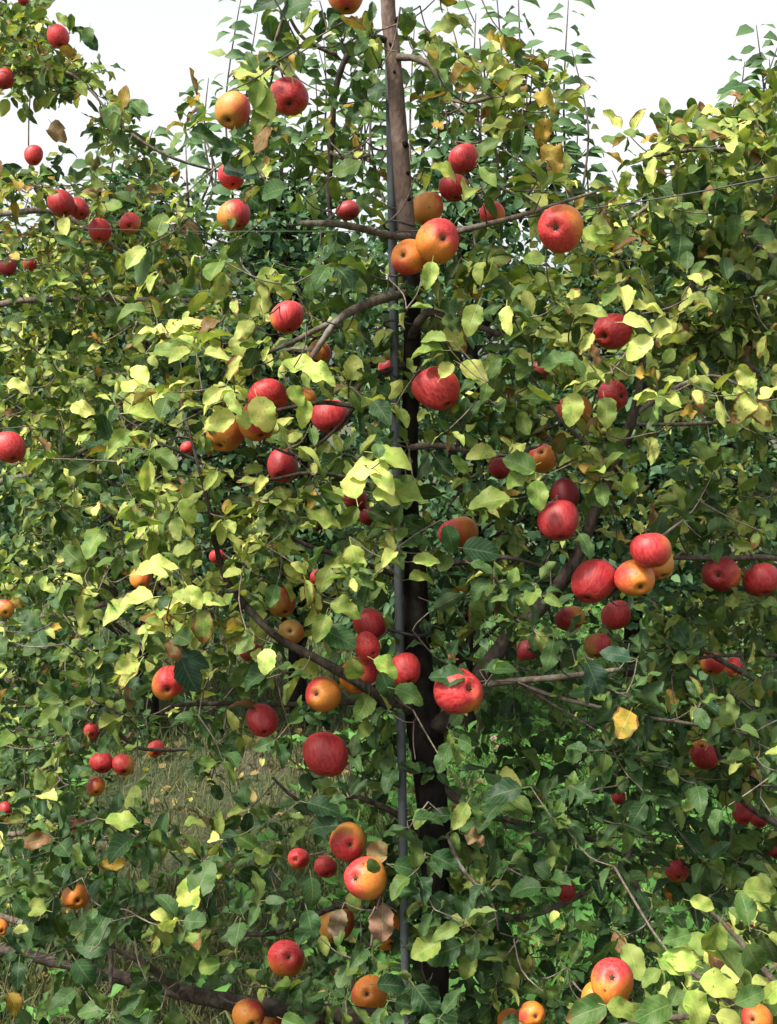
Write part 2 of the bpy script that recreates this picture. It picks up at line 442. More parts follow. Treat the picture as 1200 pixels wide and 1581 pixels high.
# ------------------------------------------------------------------ apples (photo px, py, radius px, D or None, eye offset x,y, blush side x,y,
#   coverage, eye bias, greenness, darkness, keep clear (0..1), label)
AP = [
 (446,150,30,None, .05,.38, -.3,-.6, .80,.5,.1,.12, 1.0,"pinkish red apple with its eye showing, high up left of the pale trunk"),
 (359,171,27,None, -.3,.62, .9,0, .22,.5,.55,.1, .8,"tan orange apple beside the high pink red one, against the white sky"),
 (533,-8,29,None, .1,.85, 0,-1, .35,.5,.2,.1, 1,"orange apple cut off by the top edge of the photo, left of the trunk"),
 (716,246,25,None, .3,.9, -.3,.2, .92,.5,.1,.25, .9,"red apple right of the trunk, uppermost of the four near the orange pair"),
 (701,290,24,2.2, .2,.9, 0,-1, .9,.5,.1,.35, .6,"red apple half behind leaves, directly below the uppermost apple right of the trunk"),
 (660,322,25,2.2, .1,.9, 1,0, .14,.5,.35,.1, .6,"dull tan apple tucked behind leaves just above the orange pair on the trunk"),
 (760,330,20,2.3, .2,.6, -.5,-.8, .45,.5,.2,.05, .4,"small peach apple peeping over the thin branch right of the orange pair"),
 (865,352,35,None, -.22,-.02, -.6,.5, .62,.78,.0,.0, 1,"large red apple ringed with orange round its eye, alone under the wire at right"),
 (677,371,35,1.98, .25,-.1, .7,-.7, .56,.5,.0,.0, 1,"large orange apple with a red upper side touching the trunk, right one of the pair"),
 (631,397,28,2.03, -.4,-.15, -.3,.9, .28,.55,.0,.0, 1,"orange apple in front of the trunk, left one of the touching pair"),
 (538,325,18,2.7, .4,.7, -1,0, .95,.5,.1,.65, .9,"small dark red apple above the cut off branch left of the trunk"),
 (444,490,26,None, .1,.9, .2,.3, .85,.5,.1,.2, 1,"egg shaped pink red apple above the forked grey branch left of the trunk"),
 (492,545,19,2.3, -.3,.8, 1,0, .16,.5,.45,.2, .7,"dull tan apple behind the fork of the grey branch"),
 (597,568,13,2.5, .0,.9, 1,0, .95,.5,.1,.75, .6,"dark red apple half hidden behind the metal post"),
 (675,601,34,None, .55,.75, -.7,-.1, .88,.5,.1,.12, 1,"large round red apple with a yellow leaf on top, right beside the trunk"),
 (510,643,28,None, .1,.85, .1,-.5, .9,.5,.1,.22, .95,"red apple at the right end of the cluster left of the trunk"),
 (414,613,31,None, .5,.7, -.2,-.3, .86,.5,.1,.15, .8,"red apple at the top of the cluster among yellow leaves"),
 (398,650,31,2.14, .2,.85, .4,-.6, .55,.5,.1,.2, .5,"red and orange apple behind a bright yellow leaf in the middle of the cluster"),
 (347,668,31,2.2, -.3,.8, 1,0, .16,.5,.25,.25, .5,"dull orange apple under yellow leaves at the left end of the cluster"),
 (470,617,20,2.25, .3,.6, -1,0, .3,.5,.3,.2, .5,"orange apple mostly hidden behind leaves at the back of the cluster"),
 (436,720,26,None, -.1,.7, 0,0, .93,.5,.1,.55, .95,"dark red apple hanging alone below the cluster of five"),
 (945,512,30,None, -.45,.28, .2,-.8, .82,.7,.1,.05, 1,"red apple with a dark split in it, beside yellow leaves on the right"),
 (887,634,29,None, -.2,.8, -.3,.6, .46,.5,.1,.1, .7,"orange red apple behind a heart shaped yellow green leaf on the right"),
 (948,610,24,None, .62,.1, -.4,-.5, .9,.5,.1,.18, .9,"red apple with its eye turned to the right, behind a spotted pale leaf"),
 (838,707,22,None, -.1,-.5, -.3,-.5, .4,.5,.1,.1, .9,"small orange apple with its eye upward, above two dark red ones"),
 (771,723,18,2.3, 0,.9, 0,0, .95,.5,.1,.5, .6,"dark red apple behind a pale green leaf, left of the small orange one"),
 (872,766,24,2.12, 0,.8, 0,0, .97,.5,.1,.85, .9,"very dark red apple, upper one of the stacked pair"),
 (863,804,33,1.98, .1,.9, 0,-.4, .96,.5,.1,.55, 1,"deep red apple, lower and larger one of the stacked pair"),
 (708,823,30,None, .4,.9, -1,.1, .52,.5,.1,.15, .9,"apple split half red and half orange, right of the trunk above shiny leaves"),
 (916,898,34,None, -.3,.85, .4,-.3, .85,.55,.15,.35, .8,"dark red apple with leaves across its eye, beside the thick limb"),
 (1005,850,30,1.95, .2,.95, -.5,-.7, .62,.5,.55,.25, 1,"red and green streaked apple on top of the orange one at the limb"),
 (981,893,30,1.98, .3,.5, -.8,-.3, .24,.5,.05,.1, 1,"plain orange apple squeezed under the streaked one by the limb"),
 (1016,872,24,2.1, .4,.8, -1,-.2, .3,.5,.45,.2, .8,"greenish orange apple wedged behind the streaked and orange ones"),
 (952,950,23,None, .2,.95, -.2,-.2, .86,.5,.1,.25, .9,"bright red apple hanging below the orange one, leaf at its right"),
 (880,955,22,2.3, .5,.8, -.5,0, .5,.5,.7,.45, .6,"brownish red apple in shade under the thick limb"),
 (922,997,20,2.25, -.1,.9, .6,-.2, .45,.5,.8,.2, .7,"greenish apple with a red cheek, lowest one under the limb"),
 (815,1008,20,2.5, 0,.9, 0,0, .6,.5,.6,.7, .3,"shaded brown apple deep in the leaves left of the greenish one"),
 (835,572,15,2.6, 0,.9, 0,0, .95,.5,.1,.8, .3,"small dark red apple lost in shadow left of the split apple"),
 (1113,887,28,2.35, -.15,.05, -.1,0, .93,.5,.1,.45, 1,"dull red apple facing the camera under the right hand wire"),
 (1176,896,27,2.35, .2,.9, -.3,-.4, .92,.5,.2,.42, .9,"dull red apple close to the right edge, beside the one facing the camera"),
 (1100,1025,20,2.7, -.2,.9, .4,-.4, .5,.5,.2,.05, .9,"peach and pink apple hanging from the thin grey branch on the right"),
 (1133,1031,15,2.8, .2,.5, .2,-.4, .65,.5,.3,.15, .7,"small pinkish apple half behind a leaf, touching the peach one"),
 (1087,1165,22,2.7, -.1,-.7, 0,.6, .66,.35,.2,.1, 1,"pink and yellow apple with its hollow upward, low on the right"),
 (571,965,26,2.15, .3,.85, 0,-.2, .9,.5,.1,.4, .8,"dull red apple on top of the low cluster left of the post"),
 (568,998,20,2.05, .5,.6, 0,-.5, .92,.5,.1,.05, .8,"bright red apple in the sun between two green leaves, left of the post"),
 (625,1035,27,2.02, .3,.8, -.1,-.3, .84,.5,.1,.15, .95,"pink red apple just in front of the post at the low cluster"),
 (555,1043,30,2.08, .1,.85, .2,.5, .6,.5,.2,.3, .6,"orange red apple behind a broad yellow edged leaf in the low cluster"),
 (498,1072,28,2.05, -.4,-.02, -.6,-.2, .42,.6,.3,.15, .7,"orange apple with red streaks and its eye to the left, low cluster"),
 (448,976,21,2.1, .0,-.1, .5,0, .12,.5,.95,.2, .9,"small yellow green apple left of the low cluster"),
 (434,928,24,2.2, .3,.8, .5,0, .3,.5,.7,.35, .5,"brownish orange apple behind a leaf above the yellow green one"),
 (405,1113,24,2.1, .2,.8, -.4,-.4, .85,.5,.1,.5, .8,"dark red apple just below the thin dark branch on the left"),
 (388,1002,20,2.35, .3,.8, -.4,-.4, .85,.5,.1,.6, .4,"shaded red apple behind leaves left of the yellow green one"),
 (708,1068,38,1.95, .62,-.15, 0,-.2, .82,.5,.25,.1, 1,"largest red apple, broad and shiny, right in front of the dark trunk"),
 (260,1055,26,2.1, -.05,.42, .1,-.1, .46,.72,.0,.05, .9,"orange apple with a dark eye half covered by a blue green leaf"),
 (503,1165,34,None, .1,.95, 0,.2, .93,.5,.1,.5, 1,"dark red apple hanging alone over the bright grass, left of the post"),
 (537,1300,30,2.0, .12,.15, -.1,.3, .42,.85,.55,.2, 1,"tan apple with a red eye, upper one of the low pair by the post"),
 (563,1356,34,1.93, -.5,.0, -.9,-.2, .58,.6,.2,.0, 1,"red and yellow apple with two black specks, lower one of the pair"),
 (461,1326,17,2.4, -.3,.1, .2,-.3, .8,.5,.1,.05, .8,"small pink apple in a leaf fold left of the low pair"),
 (503,1339,18,2.35, .2,.8, -.3,-.5, .75,.5,.3,.3, .7,"small dull red apple tucked just left of the red and yellow one"),
 (519,1428,27,2.2, 0,.9, .5,0, .2,.5,.6,.5, .5,"brown orange apple behind a curled dead leaf at the bottom"),
 (600,1438,28,2.15, .2,.8, .5,.6, .2,.5,.1,.2, .5,"orange apple behind a hanging dry leaf at the foot of the post"),
 (443,1480,29,None, .1,-.1, 0,-.3, .55,.78,.0,.05, 1,"red topped orange apple facing up, low down left of the post"),
 (570,1535,28,None, -.15,.0, -.9,0, .14,.55,.0,.0, 1,"plain bright orange apple, lowest one near the post"),
 (384,1568,25,2.1, .3,.6, .8,-.5, .3,.5,.3,.35, .7,"shaded orange apple at the bottom edge under the low limb"),
 (418,1574,20,2.2, .3,.6, .8,-.5, .4,.5,.3,.4, .6,"brownish apple at the bottom edge, right of the shaded orange one"),
 (945,1515,35,1.75, .02,-.18, .1,-.6, .34,.88,.0,.0, 1,"orange apple with a pink top and its eye up, bottom right"),
 (918,1540,22,1.85, -.2,.5, .5,0, .16,.5,.0,.05, .8,"pale orange apple behind the pink topped one"),
 (822,1566,20,1.95, .3,.2, -.6,0, .2,.5,.05,.05, .9,"orange apple at the bottom edge, left of the pink topped one"),
 (786,1576,17,2.1, 0,.5, .5,0, .15,.5,.2,.2, .6,"small shaded orange apple at the bottom edge beside the dark leaves"),
 (1168,1574,24,1.5, -.3,.0, -.9,-.2, .42,.5,.0,.0, .9,"yellow and pink apple among the big pale leaves in the corner"),
 (1172,1440,15,1.9, 0,.6, 0,0, .7,.5,.3,.4, .3,"small red brown apple behind the big pale corner leaves"),
 (117,1385,20,2.3, .2,.3, 1,0, .2,.5,.05,.1, .9,"orange apple half behind leaves low on the left"),
 (-2,1434,14,2.3, .4,.3, 1,0, .22,.5,.0,.1, .9,"orange apple cut by the left edge above the low limb"),
 (157,1178,17,3.6, .1,.8, -.3,-.3, .75,.5,.2,.2, 1,"small red apple of the pair low on the left, left one"),
 (190,1182,17,3.6, .2,.7, -.5,-.3, .48,.5,.3,.25, 1,"small orange brown apple of the pair low on the left, right one"),
 (148,1215,15,3.6, .1,.7, -.3,-.3, .25,.5,.2,.3, .7,"small orange apple in shade just below the pair on the left"),
 (142,1128,13,3.6, .1,.7, .3,-.3, .75,.5,.1,.0, .8,"small bright red apple catching sun above the pair on the left"),
 (240,1157,13,3.8, .1,.7, .3,-.3, .55,.5,.1,.05, .7,"small orange red apple on a thin level twig on the left"),
 (120,1275,13,3.6, .1,.7, .3,-.3, .6,.5,.5,.5, .5,"small brown red apple in the dark leaves under the pair"),
 (8,1250,11,3.4, .1,.7, .3,-.3, .8,.5,.2,.4, .6,"tiny red apple at the left edge level with the bare soil"),
 (90,57,17,2.9, .1,.8, 0,-.3, .8,.5,.1,.05, 1,"pink apple near the top left corner against the sky"),
 (6,122,17,2.9, .1,.8, 0,-.3, .9,.5,.1,.4, .9,"dark red apple cut by the left edge near the top"),
 (36,0,9,3.0, .1,.8, 0,-.3, .9,.5,.1,.5, .9,"dark red apple at the top edge in the left corner"),
 (52,240,15,3.0, .1,.8, 0,-.3, .82,.5,.1,.05, .9,"coral red apple under a bare twig at upper left"),
 (95,314,21,2.9, .3,.8, 0,-.2, .93,.5,.1,.4, .9,"crimson apple, left one of the touching pair at upper left"),
 (121,322,17,2.95, .3,.6, 0,-.2, .93,.5,.1,.35, .9,"crimson apple, right one of the touching pair at upper left"),
 (154,357,18,3.0, -.1,.8, .1,-.6, .6,.5,.1,.1, 1,"red apple with an orange base, left of a small orange red one at upper left"),
 (201,345,17,3.0, -.1,.3, -.2,-.3, .62,.5,.05,.02, 1,"orange red apple hanging right of the one with the orange base"),
 (357,272,22,2.6, .2,.8, 0,-.7, .72,.5,.3,.1, .6,"pink apple half under grey green leaves left of the trunk"),
 (362,333,25,2.6, .3,.8, .8,.1, .55,.5,.6,.4, .6,"half red half brown apple in shade below the pink one"),
 (14,691,25,2.6, .3,.8, 0,-.2, .92,.5,.1,.2, 1,"red apple at the left edge of the photo, halfway down"),
 (8,940,15,2.8, .1,.5, 0,0, .15,.5,.5,.3, .8,"dull orange apple at the left edge below the middle"),
 (218,893,17,2.35, .1,.8, .3,0, .25,.5,.1,.2, .5,"orange apple almost covered by pale yellow leaves on the left"),
 (289,691,10,2.5, .1,.8, 0,0, .75,.5,.1,.0, .9,"tiny pink apple on the upright twig left of the cluster"),
 (336,860,13,2.4, .1,.8, 0,0, .8,.5,.1,.1, .6,"little red apple behind the upright twig on the left"),
 (490,892,12,2.4, .1,.8, 0,0, .7,.5,.0,.0, .9,"little coral apple behind leaves left of the post"),
 (548,769,19,2.4, .1,.8, 0,0, .95,.5,.1,.6, .6,"dark crimson apple in shade behind the bright upright leaves"),
 (568,797,15,2.4, .1,.8, 0,0, .95,.5,.1,.7, .6,"dark crimson apple, lower and smaller one behind the upright leaves"),
 (872,1374,18,2.15, .1,.8, 0,0, .96,.5,.1,.5, .5,"deep red apple half hidden by a broad dark leaf, low on the right"),
 (1046,1346,18,2.5, .1,.6, 0,-.4, .6,.5,.4,.2, .9,"dusty pink apple low on the right beside a hanging leaf"),
 (1040,1378,15,2.55, .1,.6, 0,-.4, .2,.5,.2,.2, .7,"yellow orange apple just below the dusty pink one"),
 (1148,1256,18,2.8, .1,.8, 0,-.3, .88,.5,.1,.3, .8,"dull red apple in shade near the right edge, low down"),
 (1171,1263,15,2.85, .1,.8, 0,-.3, .88,.5,.1,.35, .6,"dull red apple touching the shaded one near the right edge"),
 (1196,1312,13,2.8, .1,.8, 0,-.3, .85,.5,.1,.5, .8,"dark red apple cut by the right edge, low down"),
 (955,1230,12,2.6, .1,.8, 0,-.3, .7,.5,.3,.4, .5,"tiny brown red apple among dark leaves right of centre"),
 (12,413,14,3.2, .1,.8, 0,-.3, .9,.5,.2,.5, .6,"dark red apple at the left edge under the wire"),
 (47,408,11,3.3, .1,.8, 0,-.3, .85,.5,.2,.2, .6,"tiny red apple beside the dark one under the wire"),
 (1130,1478,12,1.9, .1,.8, 0,-.3, .7,.5,.2,.2, .5,"tiny pinkish apple between the corner leaves"),
]
def apple_D(r): return min(max(F * 0.036 / r, 1.95), 2.45)
APP = []   # px,py,r,D,clear
for a in AP:
    D = a[3] or apple_D(a[2])
    APP.append((a[0], a[1], a[2], D, min(1, a[12] + .25) if a[12] >= .5 else a[12]))

def apple_mesh(seed):
    rs = random.Random(seed)
    nu, nv = 28, 26
    V = []; Fc = []; tot = []
    lob = rs.uniform(.02, .055); el = rs.uniform(.82, 1.02); p1, p2 = rs.uniform(0, 6), rs.uniform(0, 6)
    tap = rs.uniform(.02, .14)
    for i in range(nv + 1):
        ph = math.pi * i / nv
        for j in range(nu):
            th = 2 * math.pi * j / nu
            s, c = math.sin(ph), math.cos(ph)
            r = s ** 0.86 if s > 0 else 0
            r *= 1 + tap * c
            low = max(0, -c)
            r *= 1 + lob * math.cos(5 * th + p1) * low ** 1.5 * 1.3 + .035 * math.cos(2 * th + p2) + .02 * math.cos(3 * th + p1 * 2) + .025 * math.sin(2.3 * ph + p2) * math.cos(th + p1)
            z = c * el
            z -= .36 * math.exp(-(r / .27) ** 2) if c > 0 else 0
            z += .22 * math.exp(-(r / .23) ** 2) if c < 0 else 0
            z += .09 * math.cos(th + p2) * r
            V.append((r * math.cos(th), r * math.sin(th), z))
    idx = []
    for i in range(nv):
        for j in range(nu):
            j2 = (j + 1) % nu
            idx += [i * nu + j, (i + 1) * nu + j, (i + 1) * nu + j2, i * nu + j2]; tot.append(4)
    me_o = mesh_np('apple_skin_proto', V, idx, tot, M_apple)
    me = me_o.data
    bpy.data.objects.remove(me_o)
    return me, el
APM = [apple_mesh(k) for k in range(6)]

def eye_mesh(el):
    V = []; idx = []; tot = []
    zc = -(el - .22) 
    ring = 10
    V.append((0, 0, zc - .0)); 
    for j in range(ring):
        r = .155 if j % 2 == 0 else .07
        an = 2 * math.pi * j / ring
        V.append((r * math.cos(an), r * math.sin(an), zc - (.10 if j % 2 == 0 else .035)))
    V.append((0, 0, zc - .05))
    for j in range(ring):
        idx += [0, 1 + j, 1 + (j + 1) % ring]; tot.append(3)
        idx += [ring + 1, 1 + (j + 1) % ring, 1 + j]; tot.append(3)
    o = mesh_np('eye_proto', V, idx, tot, M_sepal); me = o.data; bpy.data.objects.remove(o); return me
EYE = eye_mesh(.93)
tb = Tubes(); tb.add([(0, 0, .52), (.02, .01, .75), (.07, .02, 1.0), (.16, .03, 1.22)], [.045, .032, .03, .045], 6, .1, 3)
o = tb.build('stem_proto', M_stem); STEM = o.data; bpy.data.objects.remove(o)

APPLE_ROOT = []
cam_right = Vector((1, 0, 0)); cam_up = Vector((0, sp_, cp)); cam_fw = Vector((0, cp, -sp_))
for i, a in enumerate(AP):
    (px, py, r, D, ex, ey, bx, by, cov, bias, green, dark, clear, label) = a
    D = APP[i][3]
    P = at(px, py, D)
    dist = (P - Vector((0, 0, CAMZ))).dot(cam_fw)
    R = r * dist / F
    m2 = ex * ex + ey * ey
    if m2 > .97: k = math.sqrt(.97 / m2); ex *= k; ey *= k; m2 = .97
    toward = -(P - Vector((0, 0, CAMZ))).normalized()
    right = cam_right - toward * cam_right.dot(toward); right.normalize(); upv = toward.cross(right)
    zc = -(right * ex - upv * ey + toward * math.sqrt(1 - m2))      # local +Z = stem end, eye is -Z
    bd = right * (bx + 1e-3) - upv * by + toward * 0.25
    xa = bd - zc * bd.dot(zc); xa.normalize(); ya = zc.cross(xa)
    M = Matrix((xa, ya, zc)).transposed()
    root = empty('apple', P)
    root.rotation_euler = M.to_euler()
    root.scale = (R * random.uniform(.97, 1.04), R * random.uniform(.94, 1.03), R * random.uniform(.93, 1.05))
    tag(root, label, 'apple', 'apples ripening on the orchard trees')
    me, el = APM[i % 6]
    b = bpy.data.objects.new('skin', me); COL.objects.link(b); b.parent = root
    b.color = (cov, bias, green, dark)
    e = bpy.data.objects.new('eye', EYE); COL.objects.link(e); e.parent = root
    e.location = (0, 0, (.93 - el) - .0)
    s = bpy.data.objects.new('stem', STEM); COL.objects.link(s); s.parent = root
    APPLE_ROOT.append((root, P, R))

# ------------------------------------------------------------------ trees
AX = np.array([[a[0], a[1], a[2], a[3], a[4]] for a in APP])
AP3 = np.array([[*p, r] for (_, p, r) in APPLE_ROOT])
CLEAR = [  # visible stretches of trunk, post and branches: x0,y0,x1,y1,half width px, depth, chance
 (599,0,613,160,17,2.12,1), (613,160,624,330,19,2.12,1), (603,230,610,470,9,2.10,.9), (645,420,640,480,14,2.1,.5),
 (465,345,610,362,8,2.1,.95), (590,462,515,500,10,2.1,1), (515,500,470,560,8,2.1,.9), (500,495,440,530,7,2.1,.9),
 (612,850,620,1130,12,2.05,.65), (620,1130,620,1330,10,2.05,.5), (648,890,650,1060,30,2.1,.93), (625,640,640,760,16,2.1,.5),
 (655,1090,662,1200,30,2.1,.85), (675,1230,680,1380,18,2.1,.5), (690,1450,690,1520,16,2.1,.6), (830,940,920,790,10,2.05,.3), (965,690,985,610,10,2.05,.5),
 (770,1052,950,1035,9,2.0,.9), (800,1055,880,1090,7,2.0,.8), (660,485,700,493,10,2.1,.8), (645,688,700,692,8,2.1,.7),
 (360,920,325,800,6,2.1,.3), (325,800,300,700,5,2.1,.4), (290,1088,415,1088,6,2.1,.8), (465,1010,540,1040,8,2.05,.6),
 (130,1500,350,1545,15,2.2,.85), (60,1478,110,1495,12,2.2,.8), (585,1380,573,1460,6,1.95,.9), (520,90,512,320,8,2.15,.6),
 (650,92,690,125,9,2.1,.7), (740,348,800,335,8,2.05,.8), (1040,862,1200,862,6,2.3,.8), (180,1468,250,1510,9,2.1,.8),
]
def leaf_filter(strength=1.0):
    def f(A):
        # leaf centre
        c = A[:, 0:3] + A[:, 3:6] / np.linalg.norm(A[:, 3:6], axis=1, keepdims=True) * (A[:, 9] * (.5 + A[:, 15]))[:, None]
        px, py, fw = proj(c); hl = A[:, 9] * F / fw * .5
        keep = np.ones(len(A), bool)
        for (x, y, r, D, cl) in AX:
            dd = np.hypot(px - x, py - y)
            bad = (dd < r * 1.02 + hl * .62 * min(cl + .1, 1)) & (fw < D + .05) & (RNG.random(len(A)) < min(1, cl * 1.02))
            keep &= ~bad
        for (x0, y0, x1, y1, hw, D, pr) in CLEAR:
            dx, dy = x1 - x0, y1 - y0
            t = np.clip(((px - x0) * dx + (py - y0) * dy) / (dx * dx + dy * dy + 1e-6), 0, 1)
            dd = np.hypot(px - x0 - t * dx, py - y0 - t * dy)
            keep &= ~((dd < hw + hl * .5) & (fw < D + .03) & (RNG.random(len(A)) < pr))
        # nothing grows through the fruit
        for (x, y, z, r) in AP3:
            keep &= ~(((c - np.array([x, y, z])) ** 2).sum(1) < (r * 1.05) ** 2)
        return keep
    return f

def px_branch(tb, pts, seg=10, rough=.10, sub=5):
    """pts: (px, py, D, width px)"""
    P = [at(p[0], p[1], p[2]) for p in pts]
    R = [p[3] * .5 * p[2] / F for p in pts]
    return tb.add(P, R, seg, rough, sub)

def bez_twig(tb, A, B, r0, r1, seg=5):
    A = Vector(A); B = Vector(B)
    mid = (A + B) * .5 + Vector((random.uniform(-.1, .1), random.uniform(-.1, .1), random.uniform(-.16, .02))) * (B - A).length
    tb.add([A, mid, B], [r0, (r0 + r1) / 2, r1], seg, .05, 3, cap=False)

# ---- the tree in the middle
main = empty('apple_tree', at(668, 1581, 2.12) - Vector((0, 0, at(668, 1581, 2.12).z)))
tag(main, "tall trellised apple tree in the centre with a dark trunk and a pale top", 'apple tree', 'apple trees of the orchard')
def child_of(o, root):
    o.parent = root
    o.matrix_parent_inverse = Matrix.Translation(-Vector(root.location))
    return o
base = at(668, 1581, 2.12)
tb = Tubes()
tb.add([Vector((base.x + .02, 2.14, -.05)), Vector((base.x + .012, 2.13, .25)), at(668, 1581, 2.12), at(668, 1400, 2.12), at(671, 1300, 2.12), at(664, 1200, 2.12), at(657, 1130, 2.12),
        at(648, 1060, 2.12), at(643, 980, 2.13), at(641, 900, 2.14), at(630, 780, 2.15), at(631, 700, 2.15), at(636, 560, 2.14), at(637, 470, 2.13), at(634, 400, 2.13)],
       [.042, .033, .030, .029, .028, .030, .033, .028, .023, .021, .018, .016, .0145, .0145, .0145], 18, .10, 7)
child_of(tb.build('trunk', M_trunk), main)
tb = Tubes()
tb.add([at(634, 402, 2.13), at(628, 350, 2.13), at(622, 280, 2.13), at(616, 200, 2.13), at(609, 110, 2.13), at(600, 20, 2.13), at(597, -60, 2.12), at(590, -220, 2.11)],
       [.0148, .0152, .0148, .0142, .0133, .0125, .012, .009], 16, .045, 8)
for (kx, ky) in ((608, 111), (623, 224), (626, 268), (613, 30), (604, 70)):     # pruning scars
    pass
child_of(tb.build('leader', M_young), main)
for (kx, ky) in ((608, 113), (624, 224), (629, 268), (613, 30), (603, 70), (630, 308)):     # pruning scars
    p = at(kx, ky, 2.119); tb = Tubes()
    q_ = random.uniform(.8, 1.7); tb.add([p + Vector((0, .006, 0)), p + Vector((random.uniform(-.002, .002), -.004, .002))], [.0046 * q_, .0030 * q_], 8, .35, 2)
    child_of(tb.build('pruning_scar', M_trunk), main)

